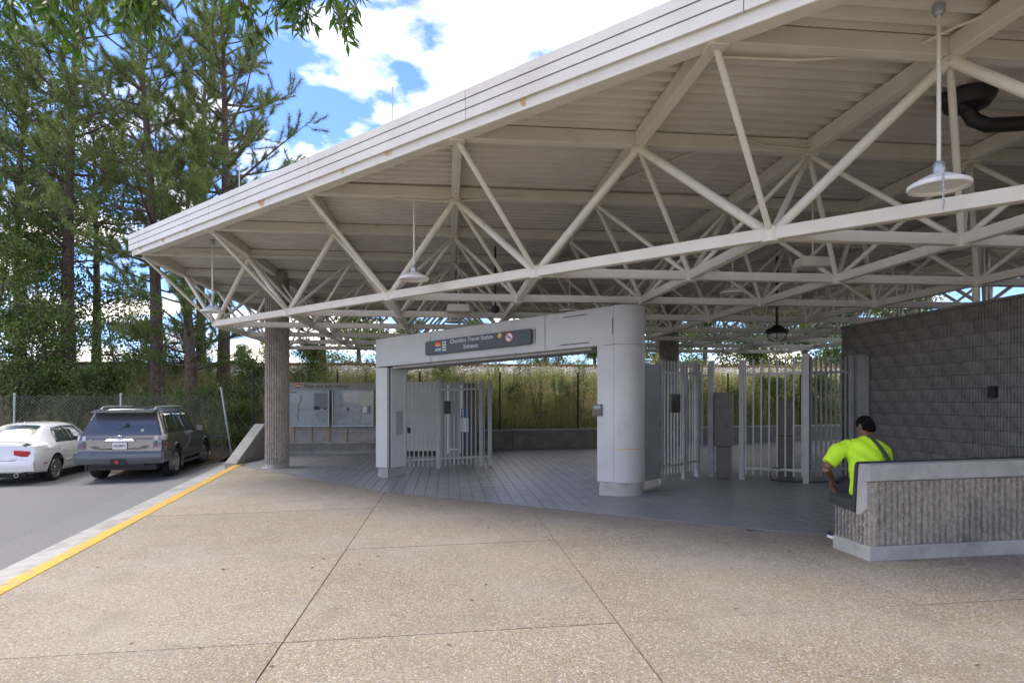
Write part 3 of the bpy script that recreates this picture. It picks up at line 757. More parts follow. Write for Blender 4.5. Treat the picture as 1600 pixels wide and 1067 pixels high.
ww = MB(); ww.add([(-5.78, 16.8, -.5), (-5.48, 16.8, -.5), (-5.48, 19.6, -.5), (-5.78, 19.6, -.5), (-5.78, 16.8, -.06), (-5.48, 16.8, -.06), (-5.48, 19.3, .86), (-5.78, 19.3, .86), (-5.48, 19.6, .86), (-5.78, 19.6, .86)],
                  [(0, 1, 5, 4), (1, 2, 8, 6, 5), (2, 3, 9, 8), (3, 0, 4, 7, 9), (4, 5, 6, 7), (7, 6, 8, 9)])
tag(ww.build('wing_wall', 'concrete_light', bevel=.012), 'sloping concrete wing wall at the end of the yellow kerb', 'wall')
mb = tag(empty('map_board', (-3.5, 19.1, .86)), 'map and information board with glazed cases on the concrete wall', 'notice board')
m = MB(); m.box((-1.25, -.03, 1.02), (2.05, .10, 1.235)); m.build('header', 'header', mb, bevel=.005)
def MM(x, z, y): return Matrix(((1, 0, 0, x), (0, 0, -1, y), (0, 1, 0, z), (0, 0, 0, 1)))
text_mesh('lettering', 'Maps and Information', .155, 'map_ink', mb, MM(-.78, 1.127, -.032), 'LEFT', sx=.95)
for z_, c in ((1.165, 'red'), (1.12, 'orange2'), (1.075, 'blue')):
    m = MB(); m.box((-1.02, -.035, z_), (-.88, -.0305, z_ + .043)); m.build('logo_stripe', c, mb)
for k, (x0, x1) in enumerate(((-1.25, -.08), (.06, 1.22), (1.36, 2.05))):
    m = MB(); m.box((x0, .0, -.05), (x1, .06, 1.0)); m.build('case_back', 'map_paper' if k == 0 else 'map_paper_dark', mb)
    for a, b in (((x0 - .03, -.04, -.08), (x1 + .03, .07, -.052)), ((x0 - .03, -.04, 1.002), (x1 + .03, .07, 1.016)), ((x0 - .03, -.04, -.05), (x0 - .001, .07, 1.0)), ((x1 + .001, -.04, -.05), (x1 + .03, .07, 1.0))):
        m = MB(); m.box(a, b); m.build('case_frame', 'galv', mb)
def inkbox(x0, z0_, x1, z1_, mt, y=-.004):
    m = MB(); m.box((x0, y, z0_), (x1, -.0005, z1_)); m.build('map_print', mt, mb)
inkbox(-.50, .45, -.10, .92, 'map_grey'); inkbox(-.50, .42, -.32, .53, 'map_ink', -.006); inkbox(-.22, .42, -.14, .48, 'map_ink', -.006); inkbox(-1.20, .93, -1.0, .955, 'map_ink')
inkbox(-.48, .03, -.12, .38, 'map_paper_dark')
inkbox(.84, .55, 1.18, .96, 'map_cream'); inkbox(.88, .02, 1.18, .30, 'map_paper'); inkbox(.94, .34, 1.06, .53, 'white_print'); inkbox(1.07, .33, 1.18, .53, 'map_grey'); inkbox(.46, .40, .53, .48, 'map_ink')
inkbox(.10, .33, .22, .92, 'map_paper')
m = MB(); m.tube([(-.92, -.004, .88), (-.86, -.004, .80), (-.90, -.004, .66), (-.96, -.004, .52), (-.95, -.004, .36), (-.98, -.004, .22), (-.93, -.004, .10)], .008, 4); m.build('map_route', 'map_ink', mb)
m = MB(); m.tube([(-1.2, -.003, .40), (-.9, -.003, .43), (-.55, -.003, .41)], .004, 4); m.build('map_route', 'map_grey', mb)
for x_ in (-1.1, .0, 1.2):
    m = MB(); m.box((x_ - .03, .061, -.02), (x_ + .03, .10, 1.2)); m.build('support_post', 'dark_metal', mb)

bo = tag(empty('ticket_booth', (-.2, 17.4, 0)), 'grey metal clad service booth behind the open left gate', 'booth')
m = MB(); m.box((-.93, .012, -.03), (1.0, 1.4, 2.06)); m.build('core', 'door_grey', bo)
for z_, zz in ((.17, .54), (.545, .91), (.915, 1.28), (1.285, 1.65), (1.655, 1.86), (1.865, 2.08)):
    m = MB(); m.box((-.94, -.012, z_), (-.02, .010, zz)); m.build('cladding_panel', 'gantry', bo, bevel=.003)
m = MB(); m.box((-.93, -.004, .02), (-.05, .008, .165)); m.build('base_vent', 'black', bo)
m = MB(); m.box((.22, -.02, .12), (.52, .010, 1.98)); m.build('door_panel', 'door_grey', bo, bevel=.004)
for a, b in (((.17, -.03, .10), (.215, .011, 2.0)), ((.525, -.03, .10), (.60, .011, 2.0)), ((.215, -.028, 1.84), (.525, .011, 1.88)), ((.215, -.028, .19), (.525, .011, .225))):
    m = MB(); m.box(a, b); m.build('door_trim', 'white', bo)
m = MB(); m.box((.66, -.02, 0), (.98, .010, 2.05)); m.build('side_panel', 'brushed_steel', bo, bevel=.004)
pt = tag(empty('pay_telephone', (.45, 17.30, 0)), 'blue and white pay telephone panel on a dark post by the booth', 'telephone')
m = MB(); m.box((-.10, -.06, 0), (.16, .0, 1.15)); m.build('post', 'dark_sign', pt)
m = MB(); m.box((-.09, -.085, .70), (.11, -.062, 1.08)); m.build('panel', 'white', pt)
m = MB(); m.box((-.09, -.085, 1.085), (.11, -.062, 1.36)); m.build('blue_panel', 'blue', pt)
m = MB(); m.tube([(-.03, -.09, 1.16), (-.05, -.10, 1.22), (-.03, -.09, 1.30)], .02, 6); m.tube([(-.02, -.09, 1.1), (.03, -.10, .95), (-.04, -.10, .88), (.04, -.1, .80)], .008, 5); m.build('handset', 'white_print', pt)

# ---------------------------------------------------------------- block wall on the right
bw = tag(empty('block_wall', (7.5, 11.2, 0)), 'tall dark ribbed concrete block wall of the station house', 'wall')
m = MB(); m.box((.035, -9.2, -.4), (7.0, 0 - .03, 2.93)); m.build('core', 'mortar', bw)
def block_mesh(L_, h):
    m = MB(); nr = int(round(L_ / .05)); pts = []
    for k in range(nr):
        y0 = -L_ / 2 + .004 + k * (L_ - .008) / nr; st = (L_ - .008) / nr
        pts += [(.022, y0), (0, y0 + st * .18), (0, y0 + st * .72), (.022, y0 + st * .90)]
    pts += [(.034, L_ / 2 - .004), (.034, -L_ / 2 + .004)]
    m.prism(pts, .005, h - .004); return m.mesh('block', ['block'])
BH = .1975; full = block_mesh(.4, BH); half = block_mesh(.2, BH)
for r_ in range(15):
    y_ = 0; k = 0
    while y_ > -8.0:
        L_ = .2 if (k == 0 and r_ % 2) else .4
        o = link('block', full if L_ > .3 else half, bw); o.location = (random.uniform(-.003, .003), y_ - L_ / 2, -.02 + r_ * BH); y_ -= L_; k += 1
# end face of the wall
endm = MB()
for r_ in range(15):
    for k in range(5): endm.box((.045 + k * .4, -.028, -.02 + r_ * BH + .007), (.04 + k * .4 + .39, .0, -.02 + (r_ + 1) * BH - .004))
o = endm.build('end_blocks', 'block', bw); o['kind'] = 'stuff'
m = MB(); m.box((-.012, -9.2, 2.945), (7.0, .02, 2.985)); m.build('cap_flashing', 'block', bw)
m = MB(); m.box((-.05, -3.42, 1.62), (-.002, -3.30, 1.78)); m.build('junction_box', 'dark_metal', bw)

# ---------------------------------------------------------------- concrete bench
BX, BY = 3.93, 5.45
bz = gz(BX)
bench = tag(empty('concrete_bench', (BX, BY, bz)), 'long concrete bench with ribbed sides and a dark padded seat', 'bench')
BL = 4.6
m = MB(); m.prism([(0, 0), (BL, 0), (BL, .56), (0, .56)], -.08, lambda x, y: .135 + G * x); m.build('plinth', 'concrete_light', bench, bevel=.015)
def ribs_along(x0, x1, y, z0, z1, nrm, pitch=.062):
    """rough vertical ribs on a face at y (nrm -1 faces the camera) with broken edges"""
    m = MB(); n = int((x1 - x0) / pitch); rng = random.Random(3)
    for k in range(n):
        c = x0 + (k + .5) * pitch; rings = []
        for t in np.linspace(0, 1, 13):
            z = z0 + (z1 - z0) * t; a = pitch * (.27 + rng.uniform(-.05, .05)); dpt = .024 + rng.uniform(-.008, .007); sft = rng.uniform(-.004, .004)
            rings.append([(c - a + sft, y, z), (c - a * .7 + sft, y + nrm * dpt, z), (c + a * .6 + sft, y + nrm * dpt * rng.uniform(.8, 1.1), z), (c + a + sft, y, z)])
        m.loft([[(p[0], p[1], p[2] + G * (p[0] if True else 0)) for p in r_] for r_ in rings])
    return m
m = MB(); m.prism([(.03, .03), (BL, .03), (BL, .53), (.03, .53)], lambda x, y: .136 + G * x, lambda x, y: (.47 if y > .2 else .47) + G * x); m.build('body', 'concrete_rib', bench)
# back slab: profile in the YZ plane, extruded along the bench
def extr(name, prof, x0, x1, mt, **k):
    m = MB(); n = len(prof)
    vs = [(x0, y, z + G * x0) for y, z in prof] + [(x1, y, z + G * x1) for y, z in prof]
    m.add(vs, [tuple(range(n))[::-1], tuple(range(n, 2 * n))] + [(i, (i + 1) % n, n + (i + 1) % n, n + i) for i in range(n)]); return m.build(name, mt, bench, **k)
m = MB(); m.prism([(.03, .03), (BL, .03), (BL, .05), (.03, .05)], lambda x, y: .47 + G * x, lambda x, y: .737 + G * x); m.build('rib_backing', 'concrete_rib', bench)
extr('back', [(.052, .472), (.052, .74), (.0, .745), (.0, .90), (.15, .905), (.165, .86), (.20, .41), (.14, .40)], 0, BL, 'concrete_light', bevel=.012)
m = ribs_along(.04, BL, .03, .14, .735, -1); m.build('rib_face', 'concrete_rib', bench)
m = MB(); me_ = ribs_along(.05, .55, 0, .137, .44, -1, .055)
me_.v = [(.03 + y, x, z - G * x + .0) for x, y, z in me_.v]; me_.build('rib_end', 'concrete_rib', bench)
extr('seat_cushion', [(.215, .425), (.60, .455), (.625, .49), (.62, .535), (.59, .555), (.215, .535)], -.02, BL, 'cushion', bevel=.015)
extr('back_cushion', [(.205, .42), (.245, .43), (.205, .86), (.185, .915), (.12, .925), (.12, .911), (.165, .90)], -.012, BL, 'cushion', bevel=.008)

# ---------------------------------------------------------------- seated person
def blob_rings(m, rings, n=20):
    """rings: (centre, rx, ry, axis dir, side dir) lofted to a closed tube"""
    out = []
    for c, rx, ry, d, sd_ in rings:
        c = Vector(c); d = Vector(d).normalized(); sd_ = Vector(sd_); sd_ = (sd_ - d * sd_.dot(d)).normalized(); f_ = d.cross(sd_)
        out.append([c + sd_ * rx * math.cos(2 * math.pi * k / n) + f_ * ry * math.sin(2 * math.pi * k / n) for k in range(n)])
    m.loft(out)
def remeshed(name, mb_, mt, parent, voxel, smooth_it=6):
    me = mb_.mesh(name, [mt]); o = link(name, me, parent)
    md = o.modifiers.new('r', 'REMESH'); md.mode = 'VOXEL'; md.voxel_size = voxel
    sm = o.modifiers.new('s', 'SMOOTH'); sm.iterations = smooth_it; sm.factor = .5
    dg = bpy.context.evaluated_depsgraph_get(); new = bpy.data.meshes.new_from_object(o.evaluated_get(dg)); o.modifiers.clear(); o.data = new; new.name = name
    new.polygons.foreach_set('use_smooth', [True] * len(new.polygons)); return o
PX, PY = 4.30, 5.93
per = tag(empty('person', (PX, PY, gz(PX))), 'person in a neon yellow shirt with a dark shoulder strap sitting on the bench', 'person')
X_ = Vector((1, 0, 0))
def limb(m, pts, rad, n=12):
    m.tube(pts, rad, n)
# local frame: +y is where the person faces; z from the floor
SH_L, SH_R = Vector((-.175, .20, 1.03)), Vector((.245, .20, 1.02))
body = MB()
hipL, hipR = Vector((-.09, .02, .58)), Vector((.10, .02, .58))
kneeL, kneeR = Vector((-.07, .44, .58)), Vector((.24, .46, .58))
ankL, ankR = Vector((-.10, .36, .10)), Vector((.25, .44, .10))
elbL, handL = Vector((-.37, .19, .79)), Vector((-.235, .30, .665))
elbR, handR = Vector((.40, .30, .80)), Vector((.24, .44, .70))
blob_rings(body, [((0, -.01, .53), .15, .11, (0, 0, 1), X_), ((0, .0, .60), .175, .125, (0, .05, 1), X_), ((.01, .03, .72), .155, .115, (0, .2, 1), X_), ((.02, .09, .87), .165, .115, (0, .3, 1), X_),
                  ((.03, .15, 1.0), .175, .10, (0, .35, 1), X_), ((.045, .19, 1.08), .12, .075, (0, .35, 1), X_), ((.08, .215, 1.09), .060, .062, (.1, .5, 1), X_), ((.12, .265, 1.15), .054, .058, (.1, .5, 1), X_)])
for hp, kn, an in ((hipL, kneeL, ankL), (hipR, kneeR, ankR)):
    limb(body, [hp, hp.lerp(kn, .5), kn], [.095, .085, .062]); limb(body, [kn + Vector((0, 0, .02)), kn.lerp(an, .35) + Vector((0, -.015, 0)), an], [.06, .058, .036])
    limb(body, [an + Vector((0, -.03, -.02)), an + Vector((0, .12, -.05))], [.04, .035])
for sh, el, ha in ((SH_L, elbL, handL), (SH_R, elbR, handR)):
    limb(body, [sh, sh.lerp(el, .5), el], [.062, .052, .042]); limb(body, [el, el.lerp(ha, .35), ha], [.043, .042, .027])
    d_ = (ha - el).normalized(); dwn = Vector((0, .35, -1)).normalized(); sgn = 1 if ha.x > 0 else -1
    palm = ha + d_ * .05 + dwn * .02
    limb(body, [ha, palm, palm + d_ * .035 + dwn * .01], [.028, .036, .032])
    side = d_.cross(dwn).normalized()
    for k, ln_ in enumerate((.066, .076, .072, .056)):
        b0 = palm + d_ * .035 + side * (k - 1.5) * .019
        limb(body, [b0, b0 + d_ * ln_ * .5 + dwn * .012, b0 + d_ * ln_ * .75 + dwn * .045], [.0105, .0095, .008], 8)
    tb = palm - side * .03 * 1
    limb(body, [tb, tb - side * .03 + d_ * .02, tb - side * .035 + d_ * .05 + dwn * .02], [.013, .011, .009], 8)
HC = Vector((.14, .29, 1.215))      # head, bowed forward and turned a little left
fd = Vector((-.12, .80, -.60)).normalized(); hs = fd.cross(Vector((0, 0, 1))).normalized(); hu = hs.cross(fd).normalized()
def hp_(a, b, c): return HC + hs * a + fd * b + hu * c
rings = []
for t, rx, ry, sh in ((-.115, .035, .04, .03), (-.095, .052, .062, .028), (-.05, .066, .082, .012), (0, .074, .094, 0), (.05, .073, .093, -.004), (.085, .060, .076, -.006), (.108, .034, .045, -.006), (.116, .012, .016, -.006)):
    rings.append([hp_(rx * math.cos(2 * math.pi * k / 20), sh + ry * math.sin(2 * math.pi * k / 20), t) for k in range(20)])
body.loft(rings)
body.tube([hp_(0, .085, .01), hp_(0, .108, -.022), hp_(0, .09, -.035)], [.009, .016, .012], 8)     # nose
body.tube([hp_(-.018, .088, -.062), hp_(.018, .088, -.062)], [.010, .010], 8)                     # mouth
for sg in (-1, 1):
    blob_rings(body, [(hp_(sg * .070, -.012, -.035), .006, .012, hu, hs), (hp_(sg * .078, -.014, -.012), .010, .020, hu, hs), (hp_(sg * .079, -.017, .012), .010, .021, hu, hs), (hp_(sg * .073, -.014, .03), .006, .012, hu, hs)], 10)
    body.tube([hp_(sg * .03, .086, .018), hp_(sg * .03, .090, .014)], [.014, .010], 8)
remeshed('body', body, 'skin', per, .008, 3)
hair = MB(); rings = []
for t, rx, ry, sh in ((-.088, .046, .040, -.046), (-.065, .060, .057, -.042), (-.045, .070, .072, -.030), (-.01, .080, .088, -.018), (.04, .080, .099, -.006), (.085, .066, .084, -.008), (.112, .040, .052, -.008), (.124, .014, .018, -.008)):
    rings.append([hp_(rx * math.cos(2 * math.pi * k / 24), sh + ry * math.sin(2 * math.pi * k / 24) * (1 if math.sin(2 * math.pi * k / 24) < 0 else .86), t) for k in range(24)])
hair.loft(rings); remeshed('hair', hair, 'hair', per, .008, 3)
m = MB(); m.tube([hp_(-.082, .03, -.02), hp_(-.084, -.03, .0), hp_(-.05, -.098, .02), hp_(.0, -.112, .03), hp_(.05, -.098, .03), hp_(.084, -.03, .0), hp_(.08, .03, -.02)], .0016, 5); m.build('mask_loop', 'strap', per)
sh_ = MB()
blob_rings(sh_, [((-.01, -.035, .47), .205, .155, (0, .0, 1), X_), ((-.01, -.03, .55), .225, .165, (0, .0, 1), X_), ((0, .0, .66), .205, .15, (0, .15, 1), X_), ((.01, .045, .77), .195, .145, (0, .25, 1), X_), ((.02, .09, .88), .205, .145, (0, .3, 1), X_),
                 ((.03, .135, .97), .22, .135, (0, .35, 1), X_), ((.035, .165, 1.04), .20, .115, (0, .35, 1), X_), ((.045, .19, 1.09), .135, .085, (0, .35, 1), X_), ((.075, .21, 1.10), .072, .068, (.1, .5, 1), X_)], 28)
sh_.tube([SH_L + Vector((.06, -.02, -.02)), SH_L.lerp(elbL, .25) + Vector((0, -.01, .01)), SH_L.lerp(elbL, .78) + Vector((-.01, 0, -.0))], [.09, .088, .078], 16)
sh_.tube([SH_R + Vector((-.06, -.02, -.02)), SH_R.lerp(elbR, .25), SH_R.lerp(elbR, .75)], [.09, .086, .076], 16)
shirt = remeshed('shirt', sh_, 'hivis', per, .008, 8)
# cloth folds: soft radial creases pushed along the normals
for v in shirt.data.vertices:
    c = v.co; k = math.sin(c.x * 46 + 3 * math.sin(c.z * 7)) * max(0, 1 - abs(c.z - .72) / .26) * .011 + math.sin(c.z * 34 + c.x * 21 + 2 * math.sin(c.x * 9)) * .006
    v.co = c + v.normal * k
sho = MB()
for hp, kn in ((hipL, kneeL), (hipR, kneeR)): sho.tube([hp, hp.lerp(kn, .5), hp.lerp(kn, .9)], [.115, .108, .09], 14)
blob_rings(sho, [((0, -.02, .475), .18, .13, (0, 0, 1), X_), ((0, 0, .62), .185, .135, (0, 0, 1), X_)])
remeshed('shorts', sho, 'shorts', per, .012, 4)
st = MB(); pts = [Vector((.045, .125, 1.135)), Vector((.06, .08, 1.115)), Vector((.095, .005, 1.03)), Vector((.13, -.045, .94)), Vector((.165, -.085, .83)), Vector((.20, -.105, .72)), Vector((.225, -.07, .60))]
vs = []; fs = []
for i, p in enumerate(pts):
    d_ = (pts[min(i + 1, 6)] - pts[max(i - 1, 0)]).normalized(); nn = Vector((.15, -1, .35)).normalized(); s2 = d_.cross(nn).normalized() * .021
    vs += [p - s2, p + s2, p + s2 + nn * .006, p - s2 + nn * .006]
for i in range(6):
    for k in range(4): fs.append((4 * i + k, 4 * i + (k + 1) % 4, 4 * i + 4 + (k + 1) % 4, 4 * i + 4 + k))
st.add(vs, fs); st.build('shoulder_strap', 'strap', per)
for an in (ankL, ankR):
    s2 = MB(); rings = []
    for y_, w_, h_ in ((-.075, .030, .055), (-.05, .040, .085), (0, .043, .095), (.06, .046, .07), (.13, .048, .055), (.175, .040, .045), (.195, .02, .03)):
        rings.append([(an.x + w_ * math.cos(a), an.y + y_, .022 + max(0, math.sin(a)) * h_) for a in np.linspace(0, 2 * math.pi, 16, endpoint=False)])
    s2.loft(rings); s2.build('shoe', 'shoe', per, smooth=60)
    s3 = MB(); s3.prism([(an.x + w_ * s_, an.y + y_) for s_, row in ((1, ((-.08, .03), (-.04, .045), (.06, .05), (.14, .051), (.19, .03))), (-1, ((.19, .03), (.14, .051), (.06, .05), (-.04, .045), (-.08, .03)))) for y_, w_ in row], -.005, .026)
    s3.build('sole', 'white', per)
# ---------------------------------------------------------------- cars
class Car:
    def __init__(s, st, yrear, yb=.9, nose=.5):
        """st: stations (y, zsill, zbelt, zroof, wsill, wmid, wbelt, wroof)"""
        s.ys = [r[0] for r in st]; s.yrear = yrear; rings = []
        for (y, zs, zb, zr_, ws, wm, wb, wr) in st:
            zb = min(zb, zr_ - .04)
            lv = [(0, zs), (ws * .8, zs), (ws, zs + .05), (wm, zs + .22), (wm + .012, zs + .5 * (zb - zs)), (wm, zb - .13), (wb, zb),
                  (wb + (wr - wb) * .5, zb + (zr_ - .07 - zb) * .5), (wr, max(zb + .005, zr_ - .07)), (wr - .09, max(zb + .02, zr_ - .02)), (wr * .5, zr_ + .008), (0, zr_ + .015)]
            wt = max(0, 1 - y / yb)
            rings.append([Vector((x, y + yrear(z) * wt * wt, z)) for x, z in lv])
        s.r = rings
    def S(s, y, m_, side=1, off=0):
        k = max(0, min(len(s.ys) - 2, sum(1 for q in s.ys if q <= y) - 1)); t = (y - s.ys[k]) / (s.ys[k + 1] - s.ys[k])
        i = min(int(m_), 10); f_ = m_ - i
        def P(t_, i_, f__): return (s.r[k][i_].lerp(s.r[k][i_ + 1], f__)).lerp(s.r[k + 1][i_].lerp(s.r[k + 1][i_ + 1], f__), t_)
        p = P(t, i, f_)
        if off:
            a = s.r[k + 1][i].lerp(s.r[k + 1][i + 1], f_) - s.r[k][i].lerp(s.r[k][i + 1], f_); b = P(t, i, min(1, f_ + .1)) - P(t, i, max(0, f_ - .1))
            n = a.cross(b).normalized() * -1
            if n.dot(Vector((p.x, 0, .4))) < 0: n = -n
            p = p + n * off
        return Vector((p.x * side, p.y, p.z))
    def body(s, name, mats, parent, wells, wr_, wdep):
        M = len(s.r[0]); full = []
        for r in s.r: full.append([*r] + [Vector((-p.x, p.y, p.z)) for p in r[-2:0:-1]])
        m = MB(); n = len(full[0]); vs = [p for r in full for p in r]; fs = []
        for i in range(len(full) - 1):
            for j in range(n): fs.append((i * n + j, i * n + (j + 1) % n, (i + 1) * n + (j + 1) % n, (i + 1) * n + j))
        for e in (0, (len(full) - 1) * n):
            for i in range(M - 1):
                a, b = e + i, e + i + 1; c, d = e + (n - i - 1) % n if i + 1 < M - 1 else e + i + 1, e + (n - i) % n
                q = [a, b, c, d]; q2 = []
                for z in q:
                    if z not in q2: q2.append(z)
                if len(q2) >= 3: fs.append(tuple(q2))
        m.add(vs, fs); o = m.build(name, mats, None)
        for (yc, zc, sd_) in wells:
            c = MB(); c.tube([(sd_ * 1.3, yc, zc), (sd_ * wdep, yc, zc)], wr_, 40); co = c.build('cut', mats); 
            b = o.modifiers.new('b', 'BOOLEAN'); b.operation = 'DIFFERENCE'; b.object = co; b.solver = 'EXACT'
        dg = bpy.context.evaluated_depsgraph_get(); me = bpy.data.meshes.new_from_object(o.evaluated_get(dg))
        for b in list(o.modifiers): bpy.data.objects.remove(b.object) if b.object else None
        o.modifiers.clear(); o.data = me; me.name = name; o.parent = parent
        for p in me.polygons:       # inside of the wheel wells is black
            c = p.center
            for (yc, zc, sd_) in wells:
                if c.x * sd_ > 0 and (abs(abs(c.x) - wdep) < .01 or (abs(math.hypot(c.y - yc, c.z - zc) - wr_) < .012 and abs(p.normal.x) < .3)): p.material_index = 1
        me.polygons.foreach_set('use_smooth', [True] * len(me.polygons)); me.set_sharp_from_angle(angle=R(32)); return o
    def patch(s, name, y0, y1, m0, m1, side, mt, parent, ny=8, nm=4, off=.006, taper=None):
        m = MB(); vs = []; 
        for i in range(ny + 1):
            for j in range(nm + 1):
                mm = m0 + (m1 - m0) * j / nm; a, b = (y0, y1) if taper is None else (y0 + taper[0] * j / nm, y1 + taper[1] * j / nm)
                vs.append(s.S(a + (b - a) * i / ny, mm, side, off))
        m.add(vs, [(i * (nm + 1) + j, (i + 1) * (nm + 1) + j, (i + 1) * (nm + 1) + j + 1, i * (nm + 1) + j + 1) for i in range(ny) for j in range(nm)])
        o = m.build(name, mt, parent, smooth=60); sl_ = o.modifiers.new('t', 'SOLIDIFY'); sl_.thickness = .012; sl_.offset = 0; return o
    def seam(s, pts, side, parent, wd=.005):
        m = MB(); m.tube([s.S(y, q, side, .0) for y, q in pts], wd, 4); m.build('seam', 'seam', parent)
    def rear(s, name, poly, mt, parent, off=.006, th=.03, curve=.05):
        """plate on the tail; poly of (x,z)"""
        n = len(poly); f_ = lambda x, z, o_: Vector((x, s.yrear(z) + curve * x * x - o_, z))
        m = MB(); m.add([f_(x, z, off) for x, z in poly] + [f_(x, z, off - th) for x, z in poly],
                        [tuple(range(n)), tuple(range(n, 2 * n))[::-1]] + [(i, (i + 1) % n, n + (i + 1) % n, n + i) for i in range(n)]); return m.build(name, mt, parent)
def wheel(parent, x, y, rad, wd, side, spokes, rimr, mt='alloy'):
    o = 0 if side > 0 else math.pi
    t = MB(); prof = [(rimr, -wd / 2 + .02), (rad - .03, -wd / 2), (rad - .008, -wd / 2 + .02), (rad, -wd / 2 + .05), (rad, wd / 2 - .05), (rad - .008, wd / 2 - .02), (rad - .03, wd / 2), (rimr, wd / 2 - .012)]
    rings = [[(side * d_, r_ * math.cos(a), r_ * math.sin(a)) for a in np.linspace(0, 2 * math.pi, 40, endpoint=False)] for r_, d_ in prof]
    wh = MB(); wh.loft(rings, False)
    ty = wh.build('wheel', 'tyre', parent, smooth=40, loc=(x, y, rad))
    r2 = MB(); prof = [(rimr * 1.02, wd / 2 - .014), (rimr * .98, wd / 2 - .004), (rimr * .93, wd / 2 - .012), (rimr * .90, wd / 2 - .07), (rimr * .88, -wd / 2 + .03)]
    r2.loft([[(side * d_, r_ * math.cos(a), r_ * math.sin(a)) for a in np.linspace(0, 2 * math.pi, 40, endpoint=False)] for r_, d_ in prof], False); r2.build('rim', mt, ty, smooth=40)
    b = MB(); b.tube([(side * (wd / 2 - .12), 0, 0), (side * (wd / 2 - .119), 0, 0)], rimr * .92, 32); b.build('brake_disc', 'trim_black', ty)
    for k in range(spokes):
        a = 2 * math.pi * k / spokes + .2; sp_ = MB(); ca, sa = math.cos(a), math.sin(a); hw = rimr * (.9 / spokes + .05)
        q = []
        for r_, w_, dd in ((.045, hw * .9, .018), (rimr * .5, hw * .7, .010), (rimr * .95, hw * 1.05, .014)):
            for d_ in (wd / 2 - dd, wd / 2 - dd - .035): q += [(side * d_, r_ * ca - w_ * sa, r_ * sa + w_ * ca), (side * d_, r_ * ca + w_ * sa, r_ * sa - w_ * ca)]
        sp_.add(q, [(0, 1, 5, 4), (4, 5, 9, 8), (2, 3, 7, 6), (6, 7, 11, 10), (0, 4, 6, 2), (4, 8, 10, 6), (1, 5, 7, 3), (5, 9, 11, 7)]); sp_.build('spoke', mt, ty)
    h = MB(); h.tube([(side * (wd / 2 - .05), 0, 0), (side * (wd / 2 - .008), 0, 0)], [.06, .05], 16); h.build('hub_cap', mt, ty, smooth=40)
HEAD = math.atan2(.115, .993)
# ---- grey sport utility vehicle
fw_, rt_ = 14.7, -.705 * 14.7
left_rear = Vector((rt_ * cs_ + fw_ * sn, -rt_ * sn + fw_ * cs_, 0))
hd = Vector((-math.sin(HEAD), math.cos(HEAD), 0)); rd_ = Vector((math.cos(HEAD), math.sin(HEAD), 0))
pos = left_rear + rd_ * .95
suv = tag(empty('parked_suv', (pos.x, pos.y, -.40), HEAD), 'dark grey sport utility vehicle with roof rails parked by the yellow kerb', 'car')
def yr(z): return float(np.interp(z, [.3, .42, .5, .70, .74, .80, 1.0, 1.14, 1.18, 1.62, 1.70, 1.80], [.16, .03, .0, .0, .05, .075, .075, .10, .13, .40, .42, .44]))
st = [(0, .50, 1.13, 1.735, .80, .90, .865, .665), (.10, .44, 1.13, 1.745, .86, .935, .89, .675), (.30, .40, 1.13, 1.755, .88, .955, .90, .685), (.6, .38, 1.13, 1.765, .89, .96, .905, .695), (.9, .36, 1.125, 1.775, .89, .96, .905, .70), (1.4, .34, 1.12, 1.78, .89, .955, .905, .705), (2.0, .34, 1.115, 1.78, .89, .95, .90, .705),
      (2.6, .34, 1.11, 1.765, .89, .95, .90, .695), (2.95, .34, 1.105, 1.72, .89, .95, .90, .675), (3.3, .34, 1.10, 1.48, .89, .955, .89, .70), (3.6, .36, 1.095, 1.22, .89, .96, .885, .76), (3.9, .38, 1.09, 1.17, .89, .96, .88, .70), (4.4, .40, 1.06, 1.12, .86, .94, .85, .62), (4.7, .45, .98, 1.04, .78, .86, .76, .5), (4.82, .5, .8, .86, .66, .74, .62, .4)]
c = Car(st, yr)
WY0, WY1, WR = 1.10, 3.89, .385
c.body('body', ['paint_grey', 'trim_black'], suv, [(y_, WR + .01, s_) for y_ in (WY0, WY1) for s_ in (1, -1)], .45, .62)
for y_ in (WY0, WY1):
    for s_ in (1, -1):
        wheel(suv, s_ * .815, y_, WR, .265, s_, 6, .235)
        f_ = MB(); rings = []
        for a in np.linspace(-.35, math.pi + .35, 22):
            cy, cz = math.cos(a), math.sin(a)
            rings.append([(s_ * (.93), y_ + cy * .445, WR + .01 + cz * .445), (s_ * .985, y_ + cy * .452, WR + .01 + cz * .452), (s_ * .98, y_ + cy * .50, WR + .01 + cz * .50), (s_ * .925, y_ + cy * .53, WR + .01 + cz * .53)])
        f_.loft(rings); f_.build('fender_flare', 'paint_grey', suv, smooth=50)
